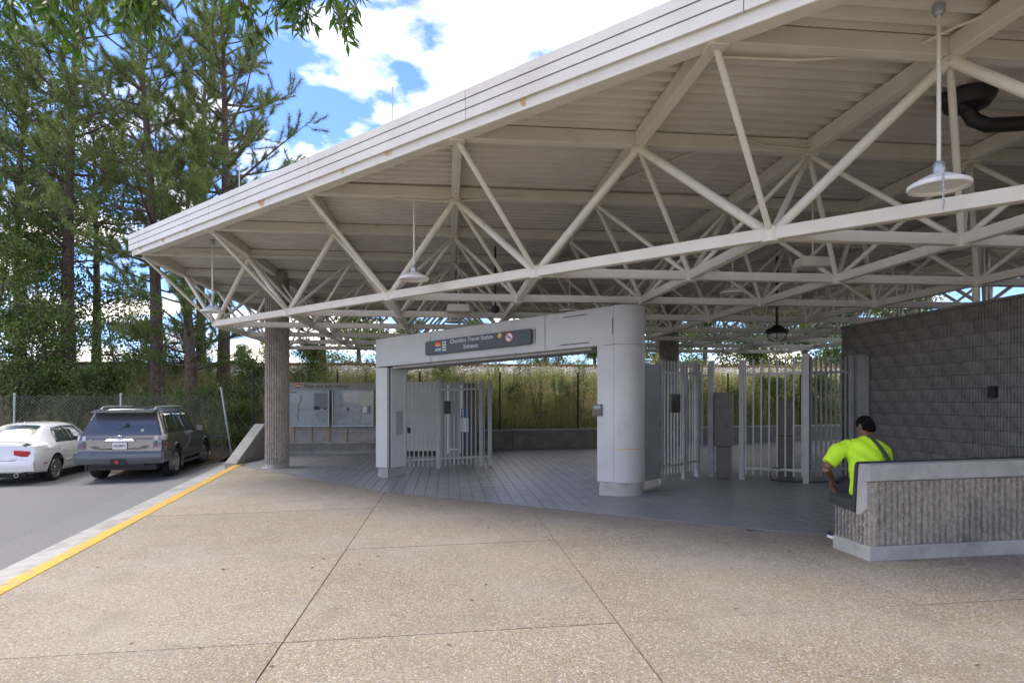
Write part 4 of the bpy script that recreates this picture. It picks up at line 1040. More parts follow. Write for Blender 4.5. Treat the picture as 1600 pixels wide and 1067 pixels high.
for s_ in (1, -1):
    c.patch('side_window', .50, 1.28, 6.12, 7.86, s_, 'car_glass', suv, taper=(.22, .02)); c.patch('side_window', 1.36, 2.12, 6.12, 7.86, s_, 'car_glass', suv, taper=(0, .02)); c.patch('side_window', 2.20, 3.12, 6.12, 7.86, s_, 'car_glass', suv, taper=(.0, -.26))
    c.patch('window_trim', 1.29, 1.35, 6.1, 7.88, s_, 'trim_black', suv, 2, 4, .005, taper=(.01, .01)); c.patch('window_trim', 2.13, 2.19, 6.1, 7.88, s_, 'trim_black', suv, 2, 4, .005)
    c.seam([(1.32, 5.9), (1.32, 4.5), (1.52, 3.4), (1.62, 2.4)], s_, suv); c.seam([(2.16, 5.95), (2.16, 2.4)], s_, suv); c.seam([(3.22, 5.95), (3.22, 2.4)], s_, suv); c.seam([(1.62, 2.35), (3.22, 2.35)], s_, suv)
    for y_ in (1.46, 2.36):
        p = c.S(y_, 5.05, s_, .02); h = MB(); h.tube([p + Vector((-s_ * .02, -.08, 0)), p + Vector((s_ * .012, -.04, 0)), p + Vector((s_ * .012, .05, 0)), p + Vector((-s_ * .02, .09, 0))], .014, 6); h.build('door_handle', 'paint_grey', suv, smooth=60)
    h = MB(); h.beam((s_ * .93, 1.68, .33), (s_ * .93, 3.35, .33), .15, .05); h.build('running_board', 'bumper_grey', suv, bevel=.015)
    h = MB(); h.beam((s_ * .955, 1.62, .47), (s_ * .955, 3.38, .47), .03, .06); h.build('sill_trim', 'bumper_grey', suv, bevel=.01)
    p = Vector((s_ * 1.02, 3.02, 1.17)); h = MB(); h.loft([[p + Vector((s_ * a * .12 - s_ * .02, dy + a * .02, dz)) for dy, dz in ((-.05, -.08), (.07, -.07), (.09, .03), (.05, .09), (-.05, .09))] for a in (-.6, .3, 1.0)]); h.build('door_mirror', 'paint_grey', suv, bevel=.02)
    # roof rail
    h = MB(); zz = 1.765; h.tube([(s_ * .60, .55, zz - .03), (s_ * .60, .68, zz + .03), (s_ * .60, .9, zz + .04), (s_ * .60, 2.3, zz + .04), (s_ * .60, 2.55, zz + .025), (s_ * .60, 2.68, zz - .04)], .026, 8); h.build('roof_rail', 'galv', suv, smooth=50)
    # tail lamp wrapping round the corner
    lamp = empty('tail_lamp', (0, 0, 0)); lamp.parent = suv
    for z0_, z1_, mt in ((1.0, 1.115, 'lens_clear'), (.905, .995, 'bumper_grey'), (.85, .90, 'lens_red')):
        m = MB(); q = []
        for z in (z0_, z1_):
            q += [Vector((s_ * .745, c.yrear(z) - .012, z)), Vector((s_ * .90, c.yrear(z) + .012, z)), Vector((s_ * .958, c.yrear(z) + .10, z)), Vector((s_ * .965, c.yrear(z) + .26, z + .02)), Vector((s_ * .74, c.yrear(z) + .12, z))]
        m.loft([q[:5], q[5:]]); m.build('lens', mt, lamp, bevel=.012)
    m = MB(); m.box((s_ * .52 - .035, -.012, .60), (s_ * .52 + .035, .02, .635)); m.build('reflector', 'bumper_grey', suv)
for x_ in np.linspace(-.36, .36, 4):      # ridges on the roof
    m = MB(); m.beam((x_, .75, 1.79), (x_, 2.3, 1.797), .05, .015); m.build('roof_ridge', 'paint_grey', suv, bevel=.006)
c.rear('rear_window', [(-.70, 1.17), (.70, 1.17), (.635, 1.615), (-.635, 1.615)], 'car_glass', suv, .012)
for s_ in (1, -1): c.rear('window_pillar', [(s_ * .715, 1.15), (s_ * .80, 1.15), (s_ * .705, 1.63), (s_ * .645, 1.63)][::s_], 'trim_black', suv, .008)
c.rear('tailgate', [(-.735, .735), (.735, .735), (.735, 1.0), (.76, 1.145), (-.76, 1.145), (-.735, 1.0)], 'paint_grey', suv, .018, .04).modifiers.new('b', 'BEVEL').width = .012
c.rear('tailgate_crease', [(-.72, .87), (-.48, .88), (-.40, .82), (.40, .82), (.48, .88), (.72, .87), (.72, .80), (.36, .79), (-.36, .79), (-.72, .80)], 'paint_grey', suv, .032, .03).modifiers.new('b', 'BEVEL').width = .008
c.rear('chrome_bar', [(-.34, .985), (.34, .985), (.28, 1.055), (-.28, 1.055)], 'chrome', suv, .045, .03).modifiers.new('b', 'BEVEL').width = .01
e = empty('badge', (0, yr(1.07) - .055, 1.075)); e.parent = suv
for rx, rz_ in ((.075, .05), (.028, .045), (.05, .02)):
    m = MB(); m.tube([(rx * math.cos(a), 0, rz_ * math.sin(a) + (.015 if rx == .05 else 0)) for a in np.linspace(0, 2 * math.pi, 25)], .009, 6); m.build('badge_ring', 'chrome', e, smooth=60)
c.rear('license_plate', [(-.155, .80), (.155, .80), (.155, .955), (-.155, .955)], 'white', suv, .046, .012)
text_mesh('plate_number', 'RSG8872', .088, 'map_ink', suv, MM(0, .875, yr(.87) - .048), sx=.78)
m = MB(); m.loft([[(x_, y_ + .05 * x_ * x_, z) for y_, z in ((.10, .43), (-.02, .45), (-.065, .53), (-.06, .66), (-.03, .715), (.10, .72))] for x_ in np.linspace(-.93, .93, 15)]); m.build('bumper', 'bumper_grey', suv, smooth=40)
for s_ in (1, -1):
    m = MB(); m.loft([[(s_ * x_, y_, z) for x_, z in ((.905, .45), (.975, .48), (.985, .60), (.97, .72), (.905, .72))] for y_ in (.0, .3, .62)]); m.build('bumper_corner', 'bumper_grey', suv, smooth=40)
m = MB(); m.prism([(-.17, -.068), (.17, -.068), (.17, .05), (-.17, .05)], .425, .57); o = m.build('hitch_recess', 'trim_black', suv)
m = MB(); m.lathe((0, 0, 0), [(.045, 0), (.045, .01)], 16); o = m.build('hitch_emblem', 'red', suv, loc=(-.03, -.072, .50)); o.rotation_euler = (math.pi / 2, 0, 0)
m = MB(); m.loft([[(x_, y_, z) for y_, z in ((.46, 1.745), (.20, 1.70), (.17, 1.685), (.20, 1.665), (.46, 1.68))] for x_ in np.linspace(-.68, .68, 9)]); m.build('spoiler', 'paint_grey', suv, smooth=40)
m = MB(); m.tube([(.0, .20, 1.30), (.10, .235, 1.36), (-.16, .15, 1.20)][1:], .008, 5); m.build('rear_wiper', 'trim_black', suv)
m = MB(); m.lathe((0, 0, 0), [(.05, 0), (.045, .02)], 12); o = m.build('wiper_boss', 'trim_black', suv, loc=(.10, .215, 1.36)); o.rotation_euler = (math.pi / 2, 0, 0)
for a in (45, 135): 
    m = MB(); d_ = Vector((math.cos(R(a)), 0, math.sin(R(a)))) * .045; p = Vector((.46, yr(1.24) - .016, 1.245)); m.tube([p - d_, p + d_], .012, 4); m.build('window_sticker', 'white', suv)
text_mesh('tailgate_lettering', 'SR5', .05, 'chrome', suv, MM(-.62, 1.02, yr(1.0) - .021))
m = MB(); m.box((-.75, .2, .28), (.75, 4.4, .42)); m.build('underbody', 'trim_black', suv)
m = MB(); m.box((-.55, -.02, .41), (.55, .1, .45)); m.build('bumper_valance', 'trim_black', suv)

# ---- white saloon
fw2, px2 = 14.55, 50
p = px(px2, 700, fw2); pos = Vector((p.x, p.y, 0)) - rd_ * .80
aud = tag(empty('parked_saloon', (pos.x, pos.y, -.425), HEAD), 'white four door saloon with red tail lamps parked beside the grey vehicle', 'car')
def ya(z): return float(np.interp(z, [.18, .25, .40, .52, .58, .66, .90, .96, 1.1], [.12, .05, .0, .0, .03, .06, .10, .13, .2]))
st = [(0, .30, .90, .955, .70, .81, .76, .62), (.12, .26, .91, .985, .78, .855, .80, .64), (.35, .24, .915, .995, .82, .875, .815, .62), (.58, .22, .92, 1.005, .83, .885, .82, .60), (.80, .21, .925, 1.14, .83, .885, .82, .585), (1.05, .20, .925, 1.285, .83, .885, .82, .56), (1.30, .20, .92, 1.385, .83, .885, .82, .55), (1.7, .20, .915, 1.425, .83, .88, .82, .56), (2.2, .20, .905, 1.43, .83, .88, .82, .565),
      (2.6, .20, .90, 1.40, .83, .88, .815, .56), (2.95, .20, .89, 1.26, .83, .88, .81, .58), (3.3, .20, .88, 1.06, .83, .885, .80, .62), (3.55, .21, .87, .93, .83, .885, .79, .62), (4.1, .23, .82, .87, .80, .86, .74, .55), (4.45, .27, .70, .76, .70, .76, .62, .4), (4.57, .32, .58, .62, .56, .60, .5, .3)]
c = Car(st, ya, .6)
WY0, WY1, WR = .98, 3.62, .318
c.body('body', ['paint_white', 'trim_black'], aud, [(y_, WR + .01, s_) for y_ in (WY0, WY1) for s_ in (1, -1)], .375, .58)
for y_ in (WY0, WY1):
    for s_ in (1, -1): wheel(aud, s_ * .765, y_, WR, .215, s_, 10, .225)
for s_ in (1, -1):
    c.patch('side_window', 1.12, 1.80, 6.15, 7.88, s_, 'car_glass_light', aud, taper=(.16, .02)); c.patch('side_window', 1.88, 2.95, 6.15, 7.88, s_, 'car_glass_light', aud, taper=(.02, -.42))
    c.patch('window_trim', 1.805, 1.875, 6.12, 7.9, s_, 'trim_black', aud, 2, 4, .005, taper=(.02, .02))
    c.seam([(1.16, 5.9), (1.12, 5.0), (1.34, 3.6), (1.46, 2.3)], s_, aud); c.seam([(1.84, 5.95), (1.86, 2.3)], s_, aud); c.seam([(3.0, 5.9), (3.05, 2.3)], s_, aud); c.seam([(1.46, 2.25), (3.05, 2.25)], s_, aud); c.seam([(.32, 5.3), (.6, 5.1), (1.12, 5.05)], s_, aud, .003)
    c.patch('door_moulding', 1.42, 3.0, 3.35, 3.6, s_, 'paint_white', aud, 8, 2, .012)
    for y_ in (1.36, 2.12):
        p = c.S(y_, 4.9, s_, .016); h = MB(); h.tube([p + Vector((-s_ * .015, -.08, 0)), p + Vector((s_ * .01, -.04, 0)), p + Vector((s_ * .01, .05, 0)), p + Vector((-s_ * .015, .09, 0))], .013, 6); h.build('door_handle', 'paint_white', aud, smooth=60)
    lamp = empty('tail_lamp', (0, 0, 0)); lamp.parent = aud
    for (a, b, mt) in ((.40, .60, 'lens_red'), (.605, .80, 'lens_red')):
        m = MB(); rg = []
        for t in np.linspace(0, 1, 6):
            x_ = a + (b - a) * t; f_ = (x_ - .40) / .40; zl = .655 + .025 * (1 - f_) * 2 if f_ < .45 else .655; zl = .70 - .05 * min(1, f_ * 2.2); zu = .835 - .035 * f_
            yb_ = ya(.75) - .012 + max(0, x_ - .70) * .75
            rg.append([(s_ * x_, yb_ - .01, zl + .02), (s_ * x_, yb_ - .012, zu - .02), (s_ * x_, yb_ + .03, zu), (s_ * x_, yb_ + .10, (zl + zu) / 2), (s_ * x_, yb_ + .03, zl)])
        m.loft(rg); m.build('lens', mt, lamp, smooth=40)
    m = MB(); pp = c.S(.42, 3.3, s_, .004); m.box((pp.x - .012, pp.y - .06, pp.z - .012), (pp.x + .012, pp.y + .06, pp.z + .016)); m.build('side_marker', 'lens_red', aud)
    m = MB(); m.tube([(s_ * .50, .10, .25), (s_ * .50, -.05, .25)], [.048, .05], 16); o = m.build('exhaust_pipe', 'chrome', aud, smooth=40)
    m = MB(); m.tube([(s_ * .50, -.049, .25), (s_ * .50, -.052, .25)], .04, 16); m.build('exhaust_bore', 'black', aud)
m = MB(); vs = []; nx = 12
for i in range(9):
    y_ = .66 + (1.24 - .66) * i / 8
    for k in range(nx + 1):
        q = -1 + 2 * k / nx; s_ = 1 if q >= 0 else -1; vs.append(c.S(y_, 11 - abs(q) * (1.75 if True else 2), s_, .006))
m.add(vs, [(i * (nx + 1) + k, (i + 1) * (nx + 1) + k, (i + 1) * (nx + 1) + k + 1, i * (nx + 1) + k + 1) for i in range(8) for k in range(nx)]); o = m.build('rear_window', 'car_glass_light', aud, smooth=60)
m = MB(); m.loft([[(x_, y_ + .09 * x_ * x_, z) for y_, z in ((.10, .30), (-.03, .33), (-.05, .45), (-.035, .54), (.03, .565), (.12, .56))] for x_ in np.linspace(-.82, .82, 15)]); m.build('bumper', 'paint_white', aud, smooth=40)
m = MB(); m.loft([[(x_, y_ + .09 * x_ * x_, z) for y_, z in ((.10, .20), (-.01, .21), (-.025, .30), (.10, .305))] for x_ in np.linspace(-.66, .66, 11)]); m.build('diffuser', 'trim_black', aud, smooth=40)
c.rear('plate_recess', [(-.30, .60), (.30, .60), (.26, .76), (-.26, .76)], 'paint_white', aud, .004, .02)
c.rear('license_plate', [(-.16, .62), (.16, .62), (.16, .74), (-.16, .74)], 'white', aud, .012, .012)
text_mesh('boot_lettering', '2.0 T', .045, 'chrome', aud, MM(.38, .615, ya(.61) - .008))
m = MB(); m.tube([(-.42, ya(.58) - .004, .585), (0, ya(.58) - .004, .582), (.42, ya(.58) - .004, .585), (.50, ya(.66) - .002, .66)], .004, 4); m.build('boot_seam', 'seam', aud)
m = MB(); m.box((-.7, .25, .17), (.7, 4.2, .28)); m.build('underbody', 'trim_black', aud)
m = MB(); m.lathe((0, 1.36, 1.41), [(.03, 0), (.02, .03), (.008, .05)], 10); m.build('roof_antenna', 'paint_white', aud)
# ---------------------------------------------------------------- bank, railway, fences
rng = np.random.default_rng(5)
def bank_z(x, y):
    lo = np.interp(x, [-40, -7, -5.6, 16, 60], [-.45, -.35, .45, .66, .9])
    y0 = np.interp(x, [-7, -5.6], [20.2, 19.55])
    t = np.clip((y - y0) / (27.2 - y0), 0, 1)
    return lo + (2.55 - lo) * (t * t * (3 - 2 * t)) + .06 * np.sin(x * 1.7 + y * 2.1) * (t > .05) * (t < .97)
xs = np.concatenate([np.arange(-60, -8, 1.5), np.arange(-8, -5, .2), np.arange(-5, 60, 1.0)]); ys_ = np.concatenate([[19.55], np.arange(20.2, 28, .6), [34, 60, 120]])
gx, gy = np.meshgrid(xs, ys_); v = np.stack([gx, gy, np.where(gy < 28, bank_z(gx, gy), 2.5)], -1).reshape(-1, 3); nx_ = len(xs)
idx = np.array([(j * nx_ + i, j * nx_ + i + 1, (j + 1) * nx_ + i + 1, (j + 1) * nx_ + i) for j in range(len(ys_) - 1) for i in range(nx_ - 1)])
struct(link('embankment', fast('embankment', v, idx, 'earth')))
v = []; n_ = 130
for i in range(n_ + 1):
    x_ = -60 + i * 1.0
    for y_, z_ in ((26.6, 2.35), (27.3, 2.72), (28.0, 3.02), (31.5, 3.02), (32.5, 2.4)): v.append((x_, y_ + rng.uniform(-.08, .08), z_ + rng.uniform(-.03, .03)))
struct(link('ballast_bed', fast('ballast_bed', v, [(i * 5 + k, (i + 1) * 5 + k, (i + 1) * 5 + k + 1, i * 5 + k + 1) for i in range(n_) for k in range(4)], 'ballast')))
# loose stones on the shoulder
ns = 9000; c = np.stack([rng.uniform(-32, 42, ns), rng.uniform(26.5, 28.2, ns), np.zeros(ns)], -1); c[:, 2] = np.interp(c[:, 1], [26.6, 27.3, 28.0, 28.2], [2.37, 2.74, 3.04, 3.05])
oct_ = np.array([(1, 0, 0), (-1, 0, 0), (0, 1, 0), (0, -1, 0), (0, 0, 1), (0, 0, -1)], float); of_ = np.array([(0, 2, 4), (2, 1, 4), (1, 3, 4), (3, 0, 4), (2, 0, 5), (1, 2, 5), (3, 1, 5), (0, 3, 5)])
v = (c[:, None, :] + oct_[None] * rng.uniform(.03, .075, (ns, 1, 3)) + rng.uniform(-.015, .015, (ns, 6, 3))).reshape(-1, 3)
o = link('ballast_stones', fast('ballast_stones', v, (of_[None] + 6 * np.arange(ns)[:, None, None]).reshape(-1, 3), 'ballast')); tag(o, 'pale crushed stone on the railway shoulder above the weeds', 'stones'); o['kind'] = 'stuff'
for y_, lab in ((28.6, 'rusty railway rail nearer the station on the stone bed'), (30.03, 'rusty railway rail farther from the station on the stone bed')):
    m = MB(); m.box((-60, y_ - .035, 3.19), (60, y_ + .035, 3.23)); m.box((-60, y_ - .01, 3.06), (60, y_ + .01, 3.19)); m.box((-60, y_ - .07, 3.03), (60, y_ + .07, 3.06)); tag(m.build('rail', 'rail'), lab, 'rail')
tm = MB(); tm.box((-.11, -1.25, 0), (.11, 1.25, .06)); tme = tm.mesh('railway_sleeper', ['rail'])
for k in range(110):
    o = link('railway_sleeper', tme, None, loc=(-28 + k * .6, 29.3, 2.985)); tag(o, 'brown timber sleeper under the railway rails', 'sleeper', 'sleepers under the railway rails')
# dark chain link fence on the retaining wall
def chainlink(parent, p, q, z0, z1, pitch, r_, mt):
    """two families of diagonal wires between plan points p and q, one mesh"""
    p = Vector((*p, 0)); q = Vector((*q, 0)); L_ = (q - p).length; d = (q - p).normalized(); H = z1 - z0; m = MB(); o = parent.location
    s_ = -H
    while s_ < L_:
        for sg in (1, -1):
            a0, a1 = s_, s_ + H; b0, b1 = (z0, z1) if sg > 0 else (z1, z0)
            c0, c1 = max(a0, 0), min(a1, L_)
            if c1 - c0 < .02: continue
            za = b0 + (b1 - b0) * (c0 - a0) / H; zb = b0 + (b1 - b0) * (c1 - a0) / H
            u, w_ = p + d * c0 - o, p + d * c1 - o
            m.tube([(u.x, u.y + sg * r_, za - o.z), (w_.x, w_.y + sg * r_, zb - o.z)], r_, 3, cap=False)
        s_ += pitch
    return m.build('wire_mesh', mt, parent)
fb = tag(empty('dark_fence', (0, 19.5, .6)), 'dark chain link fence with thin posts on the retaining wall', 'fence')
for k in range(-3, 7):
    x_ = 1.62 + 2.5 * k; m = MB(); m.tube([(x_, 0, -.05), (x_, 0, 1.85)], .026, 8); m.build('post', 'dark_metal', fb)
chainlink(fb, (-6, 19.5), (16, 19.5), .66, 2.3, .16, .0018, 'wire')
cf = tag(empty('chain_link_fence', (-7, 20.3, -.4)), 'galvanised chain link fence behind the parked cars', 'fence')
for x_ in (0, -3.05, -6.1, -9.15, -12.2, -15.3):
    m = MB(); lean = .28 if x_ == 0 else 0; m.tube([(x_ + lean, -.05, 0), (x_ - lean * .3, 0, 2.35 if x_ == 0 else 2.15)], .034, 10); m.build('post', 'galv', cf, smooth=60)
    m = MB(); m.lathe((x_ - lean * .3, 0, 2.35 if x_ == 0 else 2.15), [(.042, -.02), (.042, .01), (.02, .04)], 10); m.build('post_cap', 'galv', cf)
m = MB(); m.tube([(-15.3, 0, .75), (-8, 0, .8), (-.02, 0, .85)], .012, 6); m.build('brace_rail', 'wire', cf)
vg = MB(); vg.prism([(-9.5, 17.9), (-5.79, 17.9), (-5.79, 20.6), (-9.5, 20.6)], -.8, lambda x, y: -.40 + .05 * max(0, y - 18.6) + .03 * math.sin(x * 5 + y * 3)); struct(vg.build('verge', 'earth'))
chainlink(cf, (-25, 20.3), (-6.9, 20.3), -.38, 1.72, .11, .0035, 'wire')

# ---------------------------------------------------------------- foliage builders
def ortho(d):
    a = np.where(np.abs(d[:, 2:3]) < .9, np.array([[0, 0, 1.]]), np.array([[1., 0, 0]])); u = np.cross(d, a); u /= np.linalg.norm(u, axis=1, keepdims=True); return u, np.cross(d, u)
def unit(a): return a / np.linalg.norm(a, axis=1, keepdims=True)
def leaves(c, d, L_, W):
    """diamond leaves: base c, direction d, length L_, width W (arrays)"""
    n = len(c); u, w_ = ortho(d); a = rng.uniform(0, 2 * np.pi, (n, 1)); s_ = u * np.cos(a) + w_ * np.sin(a); nn = np.cross(d, s_)
    L_ = np.broadcast_to(np.asarray(L_, float).reshape(-1, 1), (n, 1)); W = np.broadcast_to(np.asarray(W, float).reshape(-1, 1), (n, 1))
    v = np.stack([c, c + d * L_ * .45 + s_ * W / 2 + nn * L_ * .04, c + d * L_ - nn * L_ * .08, c + d * L_ * .45 - s_ * W / 2 + nn * L_ * .04], 1).reshape(-1, 3)
    return v, np.arange(4 * n).reshape(-1, 4)
def blades(c, d, L_, W):
    n = len(c); u, w_ = ortho(d); a = rng.uniform(0, 2 * np.pi, (n, 1)); s_ = u * np.cos(a) + w_ * np.sin(a)
    L_ = np.broadcast_to(np.asarray(L_, float).reshape(-1, 1), (n, 1))
    v = np.stack([c - s_ * W / 2, c + s_ * W / 2, c + d * L_], 1).reshape(-1, 3); return v, np.arange(3 * n).reshape(-1, 3)
def rdir(n, up=0.0):
    d = rng.normal(size=(n, 3)); d[:, 2] += up; return unit(d)
def wood(m, pts, r0, r1, n=6):
    k = len(pts); m.tube(pts, [r0 + (r1 - r0) * (i / (k - 1)) ** .8 for i in range(k)], n)
def pine_proto(H, start, Rm, nb, seed):
    rs = np.random.default_rng(seed); tr = MB(); br = MB(); tc_, td_ = [], []; cones = []
    tp = [Vector((.25 * math.sin(t * 3 + seed) * t, .2 * math.sin(t * 4 + seed * 2) * t, H * t)) for t in np.linspace(0, 1, 12)]
    wood(tr, tp, .27, .03, 10)
    for b in range(nb):
        t = start + (1 - start) * ((b + rs.uniform(0, 1)) / nb); k = min(10, int(t * 11)); p0 = tp[k].lerp(tp[k + 1], t * 11 - k)
        q = (t - start) / (1 - start); ln_ = Rm * (1 - q ** 1.6) * rs.uniform(.55, 1.1) * (.55 + .45 * min(1, q * 4 + .3)) + .5
        az = b * 2.4 + rs.uniform(-.4, .4); el = R(rs.uniform(-8, 20) + 35 * q)
        d = Vector((math.cos(az) * math.cos(el), math.sin(az) * math.cos(el), math.sin(el))); pts = [p0]
        for s_ in range(5):
            d = (d + Vector((rs.uniform(-.15, .15), rs.uniform(-.15, .15), rs.uniform(-.02, .16)))).normalized(); pts.append(pts[-1] + d * ln_ / 5)
        wood(br, pts, .022 + .012 * ln_, .010, 5)
        for s_ in range(int(4 + ln_ * 2.9)):
            f_ = rs.uniform(.30, 1) * 5; i = min(4, int(f_)); p = pts[i].lerp(pts[i + 1], f_ - i); dd = (pts[i + 1] - pts[i]).normalized()
            e_ = (dd * .6 + Vector(rs.normal(size=3)) * .55 + Vector((0, 0, .35))).normalized(); l2 = rs.uniform(.25, .8) * (.5 + .2 * ln_)
            p1 = p + e_ * l2 * .5; p2 = p1 + (e_ + Vector((0, 0, .3))).normalized() * l2 * .5; br.tube([p, p1, p2], [.010, .008, .005], 4)
            for z in (p2, p1.lerp(p2, .55), p1): tc_.append(z); td_.append((e_ + Vector((0, 0, .35))).normalized())
            if rs.uniform() < .16: cones.append(p1)
        tc_.append(pts[-1]); td_.append(d)
    tc_ = np.array(tc_); td_ = np.array(td_); K = 46; n = len(tc_) * K
    c = np.repeat(tc_, K, 0); ax = np.repeat(td_, K, 0); s_ = rs.uniform(-.20, .06, (n, 1)); d = unit(ax * rs.uniform(.15, 1.1, (n, 1)) + rs.normal(size=(n, 3)) * .55)
    v, f_ = blades(c + ax * s_, d, rs.uniform(.16, .27, n), .015)
    cm = MB()
    for p in cones: cm.lathe(p, [(.012, -.05), (.035, -.02), (.03, .02), (.01, .05)], 6)
    return tr.mesh('trunk', ['bark']), br.mesh('branches', ['bark']), fast('needles', v, f_, 'needles'), cm.mesh('cones', ['bark'])
def broad_proto(H, start, Rm, nb, nl, lsize, seed, mt, r0=.2, squash=1.0):
    rs = np.random.default_rng(seed); tr = MB(); br = MB(); cl = []
    tp = [Vector((.35 * math.sin(t * 2.5 + seed) * t, .3 * math.sin(t * 3 + seed * 2) * t, H * .9 * t)) for t in np.linspace(0, 1, 9)]; wood(tr, tp, r0, .03, 8)
    for b in range(nb):
        t = start + (1 - start) * ((b + rs.uniform(0, 1)) / nb) * .97; k = min(7, int(t * 8)); p0 = tp[k].lerp(tp[k + 1], t * 8 - k); q = (t - start) / (1 - start)
        ln_ = Rm * (.55 + .9 * q - 1.05 * q * q) * rs.uniform(.7, 1.25); az = b * 2.4 + rs.uniform(-.5, .5); el = R(rs.uniform(0, 35) + 30 * q)
        d = Vector((math.cos(az) * math.cos(el), math.sin(az) * math.cos(el), math.sin(el))); pts = [p0]
        for s_ in range(4):
            d = (d + Vector(rs.normal(size=3)) * .22).normalized(); pts.append(pts[-1] + d * ln_ / 4)
        wood(br, pts, .02 + r0 * .12 * ln_ / Rm, .008, 5)
        for s_ in range(6):
            f_ = rs.uniform(.35, 1) * 4; i = min(3, int(f_)); p = pts[i].lerp(pts[i + 1], f_ - i); e_ = (Vector(rs.normal(size=3)) + d * .4).normalized(); l2 = rs.uniform(.25, .6) * ln_ * .55
            p2 = p + e_ * l2; br.tube([p, p.lerp(p2, .5) + Vector(rs.normal(size=3)) * .04, p2], [.009, .007, .004], 4)
            for z in (.45, .75, 1.0): cl.append((p.lerp(p2, z), .16 + .13 * ln_))
    K = max(1, nl // len(cl)); cc = np.repeat(np.array([c_ for c_, _ in cl]), K, 0); rr = np.repeat(np.array([r_ for _, r_ in cl]), K)
    c = cc + rs.normal(size=cc.shape) * rr[:, None] * np.array([[.62, .62, .45]]); d = unit(rs.normal(size=cc.shape) + np.array([[0, 0, -.35]]))
    v, f_ = leaves(c, d, rs.uniform(.7, 1.3, len(c)) * lsize, rs.uniform(.4, .6, len(c)) * lsize)
    return tr.mesh('trunk', ['bark']), br.mesh('branches', ['bark']), fast('foliage', v, f_, mt)
def plant_tree(name, protos, loc, sc, rz, label, cat, group, names=('trunk', 'limbs', 'crown', 'cones'), tilt=0):
    e = tag(empty(name, loc, rz), label, cat, group); e.scale = (sc, sc, sc); e.rotation_euler = (tilt, 0, rz)
    for me, nm in zip(protos, names):
        o = link(nm, me, e)
        if nm in ('cones', 'plume', 'leaves'): o['kind'] = 'stuff'
    return e
P1 = pine_proto(18.5, .24, 3.9, 78, 1); P2 = pine_proto(17, .27, 3.5, 66, 2)
def at(px_, d):     # ground point under pixel column px_ at forward distance d
    p = px(px_, 600, d); return (p.x, p.y, float(bank_z(p.x, p.y)) - .15)
PG = 'pine trees beyond the chain link fence'
plant_tree('pine_tree', P1, at(349, 24.5), 1.0, .3, 'tall pine with the thickest open crown, rising right behind the canopy corner', 'tree', PG)
plant_tree('pine_tree', P2, at(246, 22.6), 1.0, 1.2, 'pine with a bare vine-wrapped trunk rising behind the grey vehicle', 'tree', PG, tilt=R(-2))
plant_tree('pine_tree', P1, at(315, 27.0), .86, 2.6, 'slimmer pine standing between two thicker pines behind the grey vehicle', 'tree', PG)
plant_tree('pine_tree', P2, at(108, 23.5), 1.05, 4.0, 'pine with a dark trunk rising behind the gap between the parked cars', 'tree', PG)
plant_tree('pine_tree', P2, at(30, 29), .95, 5.1, 'pine set back behind the broadleaf trees near the white saloon', 'tree', PG)
# young pine with low boughs by the canopy corner
P3 = pine_proto(9.5, .22, 3.0, 46, 3)
plant_tree('young_pine', P3, at(300, 21.8), 1.0, .9, 'young pine with light green low boughs under the canopy corner', 'tree', None)
plant_tree('young_pine', P3, at(505, 24.5), .62, 2.2, 'small drooping pine behind the map board', 'tree', None)
O1 = broad_proto(13.5, .12, 4.6, 42, 22000, .14, 11, 'leaf'); O2 = broad_proto(10.5, .10, 3.8, 36, 16000, .13, 12, 'leaf')
BG = 'broadleaf trees behind the white saloon'
plant_tree('broadleaf_tree', O1, at(35, 24.5), 1.0, 0, 'dense dark broadleaf tree above the white saloon', 'tree', BG)
plant_tree('broadleaf_tree', O2, at(150, 27.0), 1.15, 1.5, 'broadleaf tree filling the gap between two pine trunks', 'tree', BG)
# slim saplings in front of the pine trunks
O3 = broad_proto(6.5, .08, 2.1, 30, 7000, .12, 15, 'leaf_light', .07)
for px_, d, sc, rz, lab in ((70, 22.4, 1.0, .4, 'light green sapling behind the fence above the white saloon'), (180, 22.4, .6, 1.9, 'small light green sapling left of the vine-wrapped pine'), (-10, 22.6, 1.1, 4.4, 'light green sapling at the far end of the fence')):
    plant_tree('sapling', O3, at(px_, d), sc, rz, lab, 'tree', 'saplings behind the fence')
# trees beyond the railway
F1 = broad_proto(8.5, .1, 3.4, 34, 12000, .22, 21, 'leaf_light'); F2 = broad_proto(7.5, .1, 3.0, 34, 12000, .2, 22, 'leaf')
for k, (px_, d, sc, lab) in enumerate(((560, 38, .95, 'light green tree beyond the railway behind the map board'), (640, 44, .7, 'low tree beyond the railway over the service booth'), (735, 46, .62, 'small tree beyond the railway under the entrance sign'), (850, 42, .72, 'low green tree beyond the railway under the portal beam'),
                               (930, 45, .9, 'tree beyond the railway behind the round pillar'), (1030, 40, .95, 'tree beyond the railway beside the dark rear column'), (1100, 44, 1.2, 'tall light tree beyond the railway over the taller cabinet'), (1180, 39, 1.0, 'tree beyond the railway behind the caged lantern'),
                               (1260, 43, 1.15, 'tree beyond the railway over the shorter cabinet'), (1320, 37, 1.0, 'tree beyond the railway at the far end of the block wall'), (430, 48, .55, 'low tree beyond the railway behind the fluted column'), (380, 60, .6, 'distant low tree beyond the railway between pine trunks'),
                               (1400, 42, 1.2, 'tree beyond the railway hidden mostly by the block wall'))):
    p = px(px_, 600, d); plant_tree('trackside_tree', (F1, F2)[k % 2], (p.x, p.y, 2.3), sc, k * 1.3, lab, 'tree', 'trees beyond the railway')
